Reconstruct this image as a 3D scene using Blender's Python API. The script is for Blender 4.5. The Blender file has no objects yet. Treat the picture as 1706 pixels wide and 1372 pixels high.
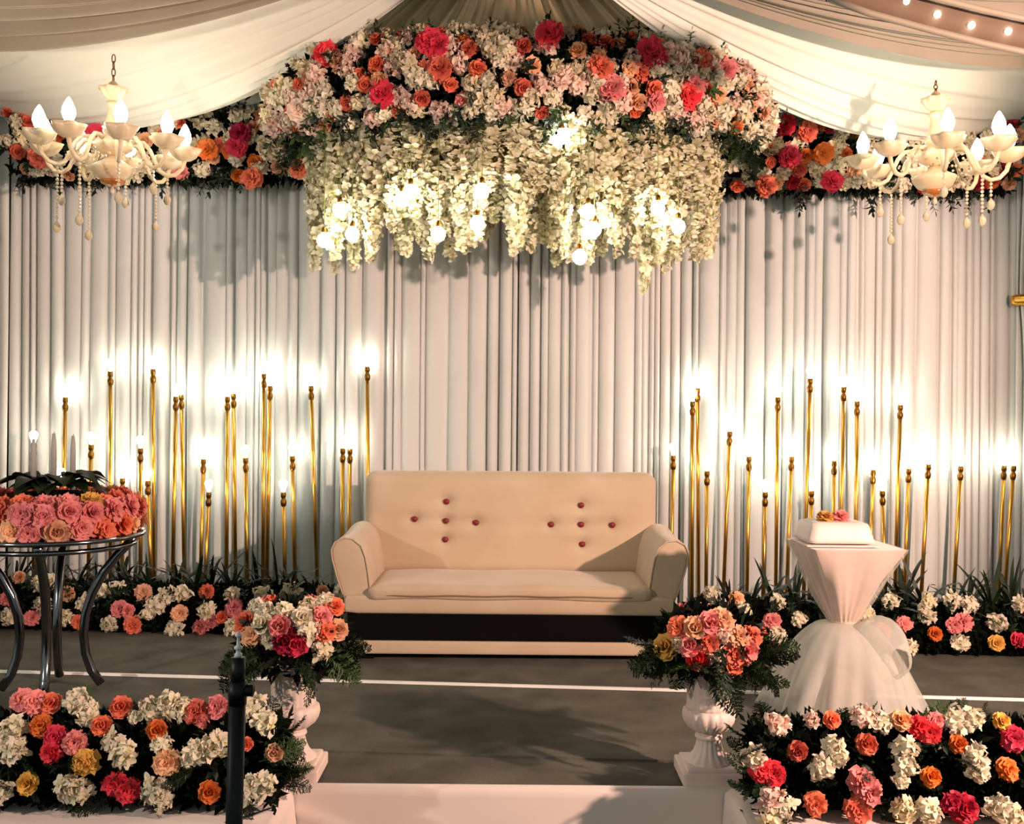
import bpy, math, random
from mathutils import Vector, Matrix, Quaternion
R = math.radians
PI = math.pi
scene = bpy.context.scene
COL = scene.collection

# ------------------------------------------------------------------ camera, world, lights, exposure
F = 1700.0                       # focal length in pixels of the 1706 x 1372 frame
CAMZ = 1.40
ROLL = R(0.5)
cam_d = bpy.data.cameras.new('camera'); cam_d.sensor_fit = 'HORIZONTAL'; cam_d.sensor_width = 36.0
cam_d.lens = 36.0 * F / 1706.0; cam_d.clip_start = 0.05; cam_d.clip_end = 100
cam = bpy.data.objects.new('camera', cam_d); COL.objects.link(cam)
cr, sr = math.cos(ROLL), math.sin(ROLL)
cam.matrix_world = Matrix(((cr, -sr, 0, 0), (0, 0, -1, 0), (sr, cr, 0, CAMZ), (0, 0, 0, 1)))
scene.camera = cam

world = bpy.data.worlds.new('hall_ambience'); scene.world = world; world.use_nodes = True
bg = world.node_tree.nodes['Background']
bg.inputs[0].default_value = (0.82, 1.0, 0.92, 1); bg.inputs[1].default_value = 0.25

def spot(name, loc, aim, energy, color, size=75, blend=0.35, radius=0.06):
    d = bpy.data.lights.new(name, 'SPOT'); d.energy = energy; d.color = color
    d.spot_size = R(size); d.spot_blend = blend; d.shadow_soft_size = radius
    o = bpy.data.objects.new(name, d); COL.objects.link(o); o.location = loc
    o.rotation_euler = (Vector(aim) - Vector(loc)).to_track_quat('-Z', 'Y').to_euler()
    return o
spot('stage_spot_right', (3.7, 1.7, 2.1), (-0.7, 7.2, 1.5), 1250, (1.0, 0.66, 0.54), 80)
spot('stage_spot_left', (-3.9, 1.5, 1.9), (1.2, 7.2, 2.1), 260, (1.0, 0.82, 0.72), 80)

vs = scene.view_settings
vs.view_transform = 'Standard'; vs.look = 'None'; vs.gamma = 1.0; vs.use_curve_mapping = False
vs.exposure = 0.22
scene.cycles.max_bounces = 6; scene.cycles.diffuse_bounces = 3; scene.cycles.transparent_max_bounces = 12
scene.cycles.caustics_reflective = False; scene.cycles.caustics_refractive = False

def P(px, py, Y):
    """world point at depth Y seen at pixel (px, py) of the photograph"""
    dx, dy = (px - 853.0) / F, (686.0 - py) / F
    return Vector(((dx * cr - dy * sr) * Y, Y, CAMZ + (dx * sr + dy * cr) * Y))
def FL(px, py, z=0.0):
    dx, dy = (px - 853.0) / F, (686.0 - py) / F
    k = dx * sr + dy * cr
    return P(px, py, (z - CAMZ) / k)

# ------------------------------------------------------------------ materials
def srgb(h):
    h = h.lstrip('#')
    def f(c):
        c /= 255.0
        return c / 12.92 if c <= 0.04045 else ((c + 0.055) / 1.055) ** 2.4
    return tuple(f(int(h[i:i+2], 16)) for i in (0, 2, 4)) + (1.0,)
def new_mat(name):
    m = bpy.data.materials.new(name); m.use_nodes = True
    nt = m.node_tree
    return m, nt, nt.nodes['Principled BSDF']
def mat(name, c1, c2=None, scale=8.0, rough=0.6, metal=0.0, bump=0.0, bscale=None, sheen=0.0, spec=0.5, stretch=None):
    m, nt, b = new_mat(name)
    N, L = nt.nodes, nt.links
    b.inputs['Roughness'].default_value = rough; b.inputs['Metallic'].default_value = metal
    b.inputs['Specular IOR Level'].default_value = spec
    if sheen: b.inputs['Sheen Weight'].default_value = sheen
    tc = N.new('ShaderNodeTexCoord'); mp = N.new('ShaderNodeMapping')
    L.new(tc.outputs['Object'], mp.inputs[0])
    if stretch: mp.inputs['Scale'].default_value = stretch
    nz = N.new('ShaderNodeTexNoise'); nz.inputs['Scale'].default_value = scale; nz.inputs['Detail'].default_value = 4
    L.new(mp.outputs[0], nz.inputs['Vector'])
    rp = N.new('ShaderNodeValToRGB'); rp.color_ramp.elements[0].position = 0.3; rp.color_ramp.elements[1].position = 0.7
    rp.color_ramp.elements[0].color = srgb(c1); rp.color_ramp.elements[1].color = srgb(c2 or c1)
    L.new(nz.outputs['Fac'], rp.inputs[0]); L.new(rp.outputs[0], b.inputs['Base Color'])
    if bump:
        n2 = N.new('ShaderNodeTexNoise'); n2.inputs['Scale'].default_value = bscale or scale * 6; n2.inputs['Detail'].default_value = 3
        L.new(mp.outputs[0], n2.inputs['Vector'])
        bp = N.new('ShaderNodeBump'); bp.inputs['Strength'].default_value = bump; bp.inputs['Distance'].default_value = 0.01
        L.new(n2.outputs['Fac'], bp.inputs['Height']); L.new(bp.outputs[0], b.inputs['Normal'])
    return m
def petal_mat(name, base, tip, var=0.12, trans=0.25):
    """petal colour from base to tip (attribute 'tint'), small variation flower to flower"""
    m, nt, b = new_mat(name)
    N, L = nt.nodes, nt.links
    at = N.new('ShaderNodeAttribute'); at.attribute_name = 'tint'
    rp = N.new('ShaderNodeValToRGB')
    rp.color_ramp.elements[0].color = srgb(base); rp.color_ramp.elements[1].color = srgb(tip)
    rp.color_ramp.elements[0].position = 0.05; rp.color_ramp.elements[1].position = 0.75
    L.new(at.outputs['Fac'], rp.inputs[0])
    oi = N.new('ShaderNodeObjectInfo'); hs = N.new('ShaderNodeHueSaturation')
    m1 = N.new('ShaderNodeMapRange'); m1.inputs['To Min'].default_value = 0.5 - var * 0.03; m1.inputs['To Max'].default_value = 0.5 + var * 0.06
    m2 = N.new('ShaderNodeMapRange'); m2.inputs['To Min'].default_value = 1 - var * 1.6; m2.inputs['To Max'].default_value = 1 + var * 0.6
    L.new(oi.outputs['Random'], m1.inputs[0]); L.new(oi.outputs['Random'], m2.inputs[0])
    L.new(m1.outputs[0], hs.inputs['Hue']); L.new(m2.outputs[0], hs.inputs['Value'])
    L.new(rp.outputs[0], hs.inputs['Color']); L.new(hs.outputs[0], b.inputs['Base Color'])
    b.inputs['Roughness'].default_value = 0.55; b.inputs['Specular IOR Level'].default_value = 0.25
    if trans:
        tr = N.new('ShaderNodeBsdfTranslucent'); mx = N.new('ShaderNodeMixShader'); mx.inputs[0].default_value = trans
        L.new(hs.outputs[0], tr.inputs['Color']); L.new(b.outputs[0], mx.inputs[1]); L.new(tr.outputs[0], mx.inputs[2])
        L.new(mx.outputs[0], N['Material Output'].inputs['Surface'])
    return m
def emit_mat(name, color, strength):
    m = bpy.data.materials.new(name); m.use_nodes = True
    nt = m.node_tree; nt.nodes.remove(nt.nodes['Principled BSDF'])
    e = nt.nodes.new('ShaderNodeEmission'); e.inputs[0].default_value = color; e.inputs[1].default_value = strength
    nt.links.new(e.outputs[0], nt.nodes['Material Output'].inputs['Surface'])
    return m
def sheer_mat(name, color, alpha):
    m, nt, b = new_mat(name)
    N, L = nt.nodes, nt.links
    b.inputs['Base Color'].default_value = srgb(color); b.inputs['Roughness'].default_value = 0.7
    t = N.new('ShaderNodeBsdfTransparent'); tl = N.new('ShaderNodeBsdfTranslucent'); tl.inputs[0].default_value = srgb(color)
    m1 = N.new('ShaderNodeMixShader'); m1.inputs[0].default_value = 0.35
    L.new(b.outputs[0], m1.inputs[1]); L.new(tl.outputs[0], m1.inputs[2])
    nz = N.new('ShaderNodeTexNoise'); nz.inputs['Scale'].default_value = 9; tc = N.new('ShaderNodeTexCoord')
    L.new(tc.outputs['Object'], nz.inputs['Vector'])
    mr = N.new('ShaderNodeMapRange'); mr.inputs['To Min'].default_value = alpha - 0.12; mr.inputs['To Max'].default_value = alpha + 0.12
    L.new(nz.outputs['Fac'], mr.inputs[0])
    m2 = N.new('ShaderNodeMixShader'); L.new(mr.outputs[0], m2.inputs[0])
    L.new(t.outputs[0], m2.inputs[1]); L.new(m1.outputs[0], m2.inputs[2])
    L.new(m2.outputs[0], N['Material Output'].inputs['Surface'])
    return m

M = {}
M['curtain'] = mat('curtain_fabric', '#dddcd6', '#d2d1ca', 1.5, 0.8, sheen=0.2, bump=0.05, bscale=120)
M['curtain2'] = mat('curtain_fabric_grey', '#d3d6d1', '#cacdc8', 1.5, 0.8, sheen=0.2, bump=0.05, bscale=120)
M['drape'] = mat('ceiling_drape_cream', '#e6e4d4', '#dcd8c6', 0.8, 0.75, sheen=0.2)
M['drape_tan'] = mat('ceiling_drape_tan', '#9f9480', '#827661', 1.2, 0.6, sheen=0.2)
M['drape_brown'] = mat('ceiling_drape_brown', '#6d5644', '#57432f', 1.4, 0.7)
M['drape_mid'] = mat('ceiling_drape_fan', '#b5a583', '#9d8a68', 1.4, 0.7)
M['wall'] = mat('wall_paint', '#4a4640', '#403c36', 2, 0.9)
M['hallfloor'] = mat('hall_floor', '#2b2826', '#22201e', 3, 0.8)
M['carpet'] = mat('stage_carpet', '#6b685d', '#545249', 5, 0.95, bump=0.6, bscale=300, spec=0.1)
M['strip'] = mat('white_edging', '#f4f2ea', '#e8e5da', 5, 0.35)
M['skirt'] = mat('white_satin', '#e3d3c7', '#dac8bb', 2, 0.5, sheen=0.3)
M['sofa'] = mat('sofa_fabric', '#cbb498', '#bfa688', 3, 0.85, bump=0.15, bscale=260, sheen=0.25, spec=0.2)
M['sofa_pipe'] = mat('sofa_piping', '#8a7258', '#7c664e', 5, 0.8)
M['black'] = mat('black_fabric', '#0a0908', '#060505', 5, 0.9, spec=0.1)
M['button'] = mat('red_button', '#8c1420', '#78101a', 10, 0.5)
M['gold'] = mat('gold_metal', '#e6b558', '#d09c3c', 4, 0.32, metal=1.0)
M['brass'] = mat('dark_brass', '#8a6224', '#6b4a1a', 12, 0.4, metal=1.0)
M['chrome'] = mat('chrome_steel', '#8f8f92', '#808083', 5, 0.14, metal=1.0)
M['glass'] = mat('table_glass', '#1c2422', '#161d1b', 3, 0.05, spec=0.8)
M['urn'] = mat('urn_plaster', '#e2cec2', '#d8c1b4', 6, 0.55, bump=0.08)
M['blackmetal'] = mat('black_metal', '#0b0b0c', '#080808', 5, 0.45, spec=0.3)
M['clear'] = mat('clear_plastic', '#d8dcdc', '#c8cccc', 9, 0.1, spec=0.9)
M['ivory'] = mat('chandelier_ivory', '#e8d2ae', '#dcc196', 10, 0.35, spec=0.6)
M['crystal'] = mat('crystal_bead', '#e9dcc0', '#cdbb98', 30, 0.05, spec=1.0)
M['amber'] = mat('amber_glass', '#c07a3a', '#a8622a', 10, 0.15, spec=0.9)
M['candle'] = mat('candle_wax', '#a29e94', '#928e85', 6, 0.5)
M['satin'] = mat('pink_satin', '#e2c3b3', '#d9b7a6', 2, 0.5, sheen=0.3)
M['tulle'] = sheer_mat('white_tulle', '#e2e0d4', 0.52)
M['tulle_top'] = sheer_mat('tulle_overlay', '#dcdccf', 0.30)
M['icing'] = mat('white_icing', '#e6d6cb', '#dfcdc1', 5, 0.5)
M['leaf'] = mat('dark_leaf', '#18290f', '#0f1c0a', 9, 0.5, spec=0.3)
M['leaf2'] = mat('mid_leaf', '#3d5526', '#2a3f1a', 9, 0.55, spec=0.3)
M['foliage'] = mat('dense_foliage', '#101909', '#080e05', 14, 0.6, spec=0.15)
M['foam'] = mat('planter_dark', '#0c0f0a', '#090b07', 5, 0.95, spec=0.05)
M['stem'] = mat('wisteria_vine', '#7d8140', '#64682f', 9, 0.7)
M['bulb'] = emit_mat('warm_bulb', (1.0, 0.95, 0.79, 1), 27)
M['bulb_c'] = emit_mat('chandelier_bulb', (1.0, 0.95, 0.84, 1), 22)
M['bulb_p'] = emit_mat('pendant_bulb', (1.0, 0.96, 0.86, 1), 38)
M['bulb_f'] = emit_mat('fairy_bulb', (1.0, 0.88, 0.74, 1), 14)
PET = {
    'white': ('#d2ca92', '#f6e8d0'), 'cream': ('#d8c98f', '#f1dfc0'), 'pink': ('#d84a58', '#f2918f'),
    'hot': ('#b01230', '#ee4058'), 'coral': ('#d2452e', '#f57f62'), 'peach': ('#e08a4e', '#f8bd94'),
    'orange': ('#c9541c', '#ee7c3a'), 'yellow': ('#c98a2a', '#f0b860'), 'red': ('#7d0c22', '#b81f3c'),
    'blush': ('#d99a80', '#f7d9c8'),
}
for k, (a, b) in PET.items(): M['pet_' + k] = petal_mat('petal_' + k, a, b, 0.14 if k not in ('white', 'cream') else 0.10)
M['pet_wisteria'] = petal_mat('petal_wisteria', '#a8a04a', '#f0e6c6', 0.12, 0.35)

# ------------------------------------------------------------------ mesh building
class MB:
    def __init__(s): s.v = []; s.f = []; s.t = []
    def add(s, verts, faces, tint=None):
        n = len(s.v); s.v.extend([tuple(v) for v in verts]); s.f.extend([tuple(i + n for i in f) for f in faces])
        s.t.extend(tint if tint else [0.5] * len(verts)); return s
    def grid(s, fn, nu, nv, cu=False):
        vs_ = [fn(i / (nu if cu else nu - 1), j / (nv - 1)) for j in range(nv) for i in range(nu)]
        fs = []
        for j in range(nv - 1):
            for i in range(nu if cu else nu - 1):
                k = (i + 1) % nu
                fs.append((j * nu + i, j * nu + k, (j + 1) * nu + k, (j + 1) * nu + i))
        return s.add(vs_, fs)
    def lathe(s, prof, seg=24, c=(0, 0, 0), mod=None):
        def pt(r, z, a, j):
            k = mod(j, a) if mod else 1.0
            return (c[0] + r * k * math.cos(a), c[1] + r * k * math.sin(a), c[2] + z)
        vs_ = []; fs = []
        for j, (r, z) in enumerate(prof):
            for i in range(seg): vs_.append(pt(r, z, 2 * PI * i / seg, j))
        for j in range(len(prof) - 1):
            for i in range(seg):
                k = (i + 1) % seg
                fs.append((j * seg + i, j * seg + k, (j + 1) * seg + k, (j + 1) * seg + i))
        fs.append(tuple(reversed(range(seg)))); fs.append(tuple((len(prof) - 1) * seg + i for i in range(seg)))
        return s.add(vs_, fs)
    def tube(s, pts, rad, seg=8, caps=True):
        pts = [Vector(p) for p in pts]; n = len(pts)
        rads = rad if isinstance(rad, (list, tuple)) else [rad] * n
        vs_ = []; fs = []; prev = None
        for i, p in enumerate(pts):
            d = (pts[min(i + 1, n - 1)] - pts[max(i - 1, 0)])
            d = d.normalized() if d.length > 1e-9 else Vector((0, 0, 1))
            if prev is None: a = d.orthogonal().normalized()
            else:
                a = prev - d * prev.dot(d); a = a.normalized() if a.length > 1e-6 else d.orthogonal().normalized()
            prev = a; b = d.cross(a)
            for k in range(seg):
                t = 2 * PI * k / seg; vs_.append(p + (a * math.cos(t) + b * math.sin(t)) * rads[i])
        for i in range(n - 1):
            for k in range(seg):
                q = (k + 1) % seg
                fs.append((i * seg + k, i * seg + q, (i + 1) * seg + q, (i + 1) * seg + k))
        if caps: fs.append(tuple(reversed(range(seg)))); fs.append(tuple((n - 1) * seg + i for i in range(seg)))
        return s.add(vs_, fs)
    def box(s, c, d, top=1.0):
        x, y, z = d[0] / 2, d[1] / 2, d[2] / 2
        vs_ = [(c[0] + a * x * (top if e > 0 else 1), c[1] + b * y * (top if e > 0 else 1), c[2] + e * z) for e in (-1, 1) for b in (-1, 1) for a in (-1, 1)]
        return s.add(vs_, [(0, 2, 3, 1), (4, 5, 7, 6), (0, 1, 5, 4), (1, 3, 7, 5), (3, 2, 6, 7), (2, 0, 4, 6)])
    def rbox(s, c, d, r, fn=None, n=4):
        """rounded box as a superellipsoid-like shell of 6 grids, optionally displaced"""
        for ax in range(3):
            for sg in (-1, 1):
                u, v = (ax + 1) % 3, (ax + 2) % 3
                nu = max(3, int(d[u] / 0.06) + 4) if fn else 2 * n + 2
                nv = max(3, int(d[v] / 0.06) + 4) if fn else 2 * n + 2
                vs_ = []
                for j in range(nv):
                    for i in range(nu):
                        q = [0, 0, 0]
                        a = -1 + 2 * i / (nu - 1); b = -1 + 2 * j / (nv - 1)
                        if not fn: a = math.copysign(abs(a) ** 0.35, a) if a else 0; b = math.copysign(abs(b) ** 0.35, b) if b else 0
                        q[ax] = sg * d[ax] / 2; q[u] = a * d[u] / 2; q[v] = b * d[v] / 2
                        core = [max(-d[k] / 2 + r, min(d[k] / 2 - r, q[k])) for k in range(3)]
                        dv = Vector([q[k] - core[k] for k in range(3)])
                        if dv.length > 1e-9: dv = dv.normalized() * r
                        p = Vector(core) + dv
                        vs_.append(p)
                fs = []
                for j in range(nv - 1):
                    for i in range(nu - 1):
                        f = (j * nu + i, j * nu + i + 1, (j + 1) * nu + i + 1, (j + 1) * nu + i)
                        fs.append(f if sg > 0 else tuple(reversed(f)))
                vs_ = [(fn(p) if fn else p) + Vector(c) for p in vs_]
                s.add(vs_, fs)
        return s
    def mesh(s, name, m, smooth=True, weld=False):
        me = bpy.data.meshes.new(name); me.from_pydata(s.v, [], s.f); me.update()
        a = me.attributes.new('tint', 'FLOAT', 'POINT'); a.data.foreach_set('value', s.t)
        if weld:
            import bmesh
            b = bmesh.new(); b.from_mesh(me); bmesh.ops.remove_doubles(b, verts=b.verts, dist=1e-4); b.to_mesh(me); b.free()
        if smooth: me.polygons.foreach_set('use_smooth', [True] * len(me.polygons))
        me.materials.append(m); return me

def link(name, data, parent=None):
    o = bpy.data.objects.new(name, data); COL.objects.link(o)
    if parent: o.parent = parent
    return o
def part(name, mb, m, parent, smooth=True, weld=False, label=None, kind=None):
    """a mesh built in world coordinates, parented to its thing"""
    o = link(name, mb.mesh(name, m, smooth, weld), parent)
    if parent:
        off = Vector((0, 0, 0)); q = parent
        while q: off += q.location; q = q.parent
        o.data.transform(Matrix.Translation(-off))
    if label: o['label'] = label
    if kind: o['kind'] = kind
    return o
def thing(name, label, cat, loc, group=None, kind=None):
    o = link(name, None); o.location = loc; o.empty_display_size = 0.1
    tag(o, label, cat, group, kind); return o
def tag(o, label=None, cat=None, group=None, kind=None):
    if label: o['label'] = label
    if cat: o['category'] = cat
    if group: o['group'] = group
    if kind: o['kind'] = kind
    return o
def single(name, mb, m, label, cat, loc=(0, 0, 0), group=None, kind=None, smooth=True, weld=False):
    o = link(name, mb.mesh(name, m, smooth, weld)); o.data.transform(Matrix.Translation(-Vector(loc))); o.location = loc
    return tag(o, label, cat, group, kind)
def inst(name, me, parent, pos, nrm=(0, 0, 1), size=1.0, twist=0.0, squash=1.0):
    o = link(name, me, parent)
    q = Vector(nrm).normalized().to_track_quat('Z', 'Y') @ Quaternion((0, 0, 1), twist)
    o.rotation_mode = 'QUATERNION'; o.rotation_quaternion = q
    o.location = Vector(pos) - parent.location; o.scale = (size, size, size * squash)
    return o
def auto_sharp(o, ang=40):
    o.data.set_sharp_from_angle(angle=R(ang)); return o

# ------------------------------------------------------------------ flower and leaf meshes (unit size, facing +Z)
def petal(mb, rnd, org, frame, ang, tilt, L, W, cup=0.15, curl=0.5, ruf=0.04, wp=(0.3, 0.85, 1.0, 0.7), t0=0.0, nu=3):
    """a petal leaving org at angle ang about the frame's axis, rising by tilt"""
    ca, sa = math.cos(ang), math.sin(ang)
    vs_ = []; tt = []
    y = z = 0.0; pv = 0.0
    for j, w in enumerate(wp):
        v = j / (len(wp) - 1); th = tilt - curl * v
        y += (v - pv) * L * math.cos(th); z += (v - pv) * L * math.sin(th); pv = v
        nx, nz = -math.sin(th), math.cos(th)
        for i in range(nu):
            u = -1 + 2 * i / (nu - 1)
            h = cup * u * u * W + (rnd.uniform(-ruf, ruf) if j > 0 else 0)
            yy = y + nx * h + (rnd.uniform(-ruf, ruf) if j == len(wp) - 1 else 0); zz = z + nz * h; xx = u * W * w
            vs_.append(Vector(org) + frame @ Vector((xx * -sa + yy * ca, xx * ca + yy * sa, zz)))
            tt.append(t0 + (1 - t0) * v)
    fs = [(j * nu + i, j * nu + i + 1, (j + 1) * nu + i + 1, (j + 1) * nu + i) for j in range(len(wp) - 1) for i in range(nu - 1)]
    mb.add(vs_, fs, tt)
ID3 = Matrix.Identity(3)
def mk_carnation(rnd):
    mb = MB()
    for k, (n, tilt, L, W, z) in enumerate([(4, 1.45, .26, .12, .14), (6, 1.2, .32, .14, .12), (8, .85, .40, .15, .10), (9, .45, .46, .17, .07), (9, .05, .48, .19, .04)]):
        for i in range(n):
            petal(mb, rnd, (0, 0, z), ID3, 2 * PI * (i + rnd.uniform(-.25, .25)) / n + k, tilt + rnd.uniform(-.15, .15), L * rnd.uniform(.88, 1.1), W, 0.3, 0.45, 0.045, (0.25, 0.7, 1.0, 1.05), nu=4)
    return mb
def mk_rose(rnd):
    mb = MB()
    for k, (n, tilt, L, W, curl, z) in enumerate([(3, 1.6, .30, .13, -.3, .12), (4, 1.45, .36, .18, .1, .10), (5, 1.2, .42, .22, .5, .08), (6, .8, .48, .25, .6, .05), (6, .35, .50, .27, .5, .02)]):
        for i in range(n):
            petal(mb, rnd, (0, 0, z), ID3, 2 * PI * (i + rnd.uniform(-.15, .15)) / n + k * .7, tilt, L * rnd.uniform(.94, 1.06), W, 0.45, curl, 0.015, (0.35, 0.9, 1.05, 0.7), nu=4)
    return mb
def mk_hydrangea(rnd):
    mb = MB()
    for i in range(10):
        zc = 1 - (i + .5) / 10 * 0.95; a = i * 2.39996 + rnd.uniform(-.4, .4); rr = math.sqrt(max(0, 1 - zc * zc))
        n = Vector((rr * math.cos(a), rr * math.sin(a), zc + rnd.uniform(-.15, .15))).normalized()
        o = Vector((n.x * .24, n.y * .24, n.z * .20 + .04)) * rnd.uniform(.7, 1.3)
        fr = n.to_track_quat('Z', 'Y').to_matrix()
        m = rnd.choice([4, 5, 5, 6]); ph = rnd.uniform(0, 6)
        for k in range(m):
            petal(mb, rnd, o, fr, ph + 2 * PI * k / m, rnd.uniform(.15, .9), rnd.uniform(.22, .38), rnd.uniform(.08, .13), rnd.uniform(-.2, .5), rnd.uniform(.0, 1.1), 0.03, (0.25, 0.8, 1.0, 0.5), nu=4)
    return mb
FMAKE = {'carnation': mk_carnation, 'rose': mk_rose, 'hydrangea': mk_hydrangea}
FCACHE = {}; FBASE = {}
def flower_mesh(kind, color, seed):
    key = (kind, color, seed)
    if key not in FCACHE:
        if (kind, seed) not in FBASE: FBASE[(kind, seed)] = FMAKE[kind](random.Random(seed * 7 + len(kind)))
        FCACHE[key] = FBASE[(kind, seed)].mesh(kind + '_' + color, M['pet_' + color])
    return FCACHE[key]
def flower(t, rnd, kind, color, pos, nrm, size):
    return inst(kind, flower_mesh(kind, color, rnd.randrange(3)), t, pos, nrm, size, rnd.uniform(0, 6.3), rnd.uniform(.85, 1.1))
def kind_for(color, rnd):
    if color in ('white', 'cream', 'blush'): return 'hydrangea'
    if color in ('pink', 'hot', 'red'): return 'carnation'
    return rnd.choice(['rose', 'carnation', 'rose'])

def leaf_blade(mb, p0, d, side, L, W, droop=0.3, fold=0.25, n=4):
    d = Vector(d).normalized(); side = Vector(side); side = (side - d * side.dot(d)).normalized(); up = side.cross(d)
    vs_ = []
    for j in range(n + 1):
        v = j / n; w = W * math.sin(PI * min(.999, v * .9 + .08)) ** .8 * (1 - v ** 4)
        c = Vector(p0) + d * L * v - Vector((0, 0, 1)) * droop * L * v * v
        vs_ += [c - side * w + up * w * fold, c, c + side * w + up * w * fold]
    fs = []
    for j in range(n):
        for i in range(2): fs.append((j * 3 + i, j * 3 + i + 1, j * 3 + i + 4, j * 3 + i + 3))
    mb.add(vs_, fs)
def mk_sprig(rnd):       # a leafy twig, length about 1, growing along +Z
    mb = MB(); pts = [Vector((.05 * math.sin(3 * k / 6), .04 * k / 6, k / 6 * .75)) for k in range(7)]
    mb.tube(pts, [.015] * 6 + [.006], 5)
    for k in range(9):
        v = .15 + .8 * k / 8; p = pts[min(6, int(v * 6))]; a = k * 2.4 + rnd.uniform(-.4, .4)
        d = Vector((math.cos(a), math.sin(a), .7 + rnd.uniform(-.2, .3)))
        leaf_blade(mb, p, d, d.cross(Vector((0, 0, 1))), rnd.uniform(.28, .42), rnd.uniform(.055, .085), .15)
    leaf_blade(mb, pts[-1], (0, .1, 1), (1, 0, 0), .3, .06)
    return mb
def mk_fern(rnd):        # a feathery frond along +Z, bending over towards +X
    mb = MB(); pts = [Vector((.35 * (k / 10) ** 2, 0, k / 10 * .92)) for k in range(11)]
    mb.tube(pts, [.010 - .0007 * k for k in range(11)], 4)
    for k in range(26):
        v = .12 + .86 * k / 25; q = v * 10; i = min(9, int(q)); p = pts[i].lerp(pts[i + 1], q - i)
        ln = .26 * math.sin(PI * (v * .85 + .12)) + .03
        for s in (-1, 1):
            d0 = Vector((.25, s, .55 + rnd.uniform(-.2, .2))).normalized()
            for m in range(4):
                a = p + d0 * ln * m / 4; dd = (d0 + Vector((rnd.uniform(-.5, .5), rnd.uniform(-.3, .3), rnd.uniform(-.5, .5)))).normalized()
                sd = dd.orthogonal().normalized() * .019
                mb.add([a - sd, a + sd, a + dd * ln * .42], [(0, 1, 2)])
    return mb
def mk_palm(rnd):        # a clump of long strap leaves arching outwards
    mb = MB()
    for k in range(11):
        a = k * 2.4 + rnd.uniform(-.3, .3); el = rnd.uniform(.45, 1.35); L = rnd.uniform(.7, 1.1)
        d = Vector((math.cos(a) * math.cos(el), math.sin(a) * math.cos(el) * .6, math.sin(el)))
        sd = d.cross(Vector((0, 0, 1))); vs_ = []; n = 6; sd = sd.normalized() if sd.length > .01 else Vector((1, 0, 0))
        dr = rnd.uniform(.15, .6)
        for j in range(n + 1):
            v = j / n; w = .030 * (1 - v ** 3) * (.4 + .6 * min(1, v * 4)); c = d * L * v - Vector((0, 0, dr * L * v * v))
            vs_ += [c - sd * w, c + sd * w]
        mb.add(vs_, [(2 * j, 2 * j + 1, 2 * j + 3, 2 * j + 2) for j in range(n)])
    return mb
GREEN = {}
for nm, fn, ms in (('leaf_sprig', mk_sprig, ('leaf', 'leaf2')), ('fern_frond', mk_fern, ('leaf', 'leaf2')), ('palm_frond', mk_palm, ('leaf', 'foliage'))):
    for mm in ms:
        for sd in range(3): GREEN[(nm, mm, sd)] = fn(random.Random(sd * 13 + 5)).mesh(nm, M[mm])
def green(t, rnd, nm, mm, pos, nrm, size):
    return inst(nm, GREEN[(nm, mm, rnd.randrange(3))], t, pos, nrm, size, rnd.uniform(0, 6.3))
def foliage(name, t, rnd, n, sampler, L=(.04, .09), m='foliage'):
    """uncountable leaf filling: sampler gives (point, outward normal)"""
    mb = MB()
    for _ in range(n):
        p, nr = sampler(); nr = Vector(nr).normalized()
        d = (nr + Vector((rnd.uniform(-1, 1), rnd.uniform(-1, 1), rnd.uniform(-1, 1)))).normalized()
        s = d.orthogonal(); l = rnd.uniform(*L); w = l * rnd.uniform(.14, .24)
        s = Quaternion(d, rnd.uniform(0, 6.3)) @ s.normalized() * w; p = Vector(p)
        mb.add([p, p + d * l * .5 - s, p + d * l, p + d * l * .5 + s], [(0, 1, 2, 3)])
    return part(name, mb, M[m], t, kind='stuff')

# ------------------------------------------------------------------ setting: hall floor, stage, walls, ceiling
def struct(name, mb, m, parent=None, smooth=False, weld=False):
    o = part(name, mb, m, parent, smooth, weld)
    if not parent: o['kind'] = 'structure'
    return o
YC = 7.30                                  # depth of the curtain line
XL, XR = P(14, 690, YC).x, P(1692, 690, YC).x
STF = 3.80                                 # stage front edge
struct('floor', MB().box((0, 3.5, -0.47), (11, 9, 0.1)), M['hallfloor'])
deck = struct('stage_floor', MB().box((0, (STF + 7.7) / 2, -0.22), (8.4, 7.7 - STF, 0.40)), M['wall'])
deck['label'] = 'low stage platform covered in worn grey carpet'
# carpet lengths laid across the deck, each a piece of its own, lapped at the seams
seamA = [FL(-300, 1226), FL(2000, 1290)]
seamB = [FL(-300, 1110), FL(2000, 1174)]
def yat(s, x): return s[0].y + (s[1].y - s[0].y) * (x - s[0].x) / (s[1].x - s[0].x)
def carpet(f0, f1, z0, lift):
    mb = MB(); nx = 60; vs_ = []
    rr = random.Random(3)
    for j in range(9):
        for i in range(nx + 1):
            x = -4.2 + 8.4 * i / nx; a, b = f0(x), f1(x); y = a + (b - a) * j / 8
            z = z0 + (lift if j == 0 else 0) + .0025 * math.sin(x * 3.1 + j) * math.sin(j * 1.7)
            vs_.append((x, y, z))
    mb.add(vs_, [(j * (nx + 1) + i, j * (nx + 1) + i + 1, (j + 1) * (nx + 1) + i + 1, (j + 1) * (nx + 1) + i) for j in range(8) for i in range(nx)])
    nb = len(vs_)                              # thickness: skirt down to the deck
    mb.add([(v[0], v[1], -0.019) for v in vs_[:nx + 1]] + vs_[:nx + 1], [(i, i + 1, nx + 2 + i, nx + 1 + i) for i in range(nx)])
    return mb
struct('carpet_length', carpet(lambda x: STF, lambda x: yat(seamA, x) + .03, -0.008, 0), M['carpet'], deck, True)
struct('carpet_length', carpet(lambda x: yat(seamA, x), lambda x: yat(seamB, x) + .03, -0.003, .003), M['carpet'], deck, True)
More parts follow.
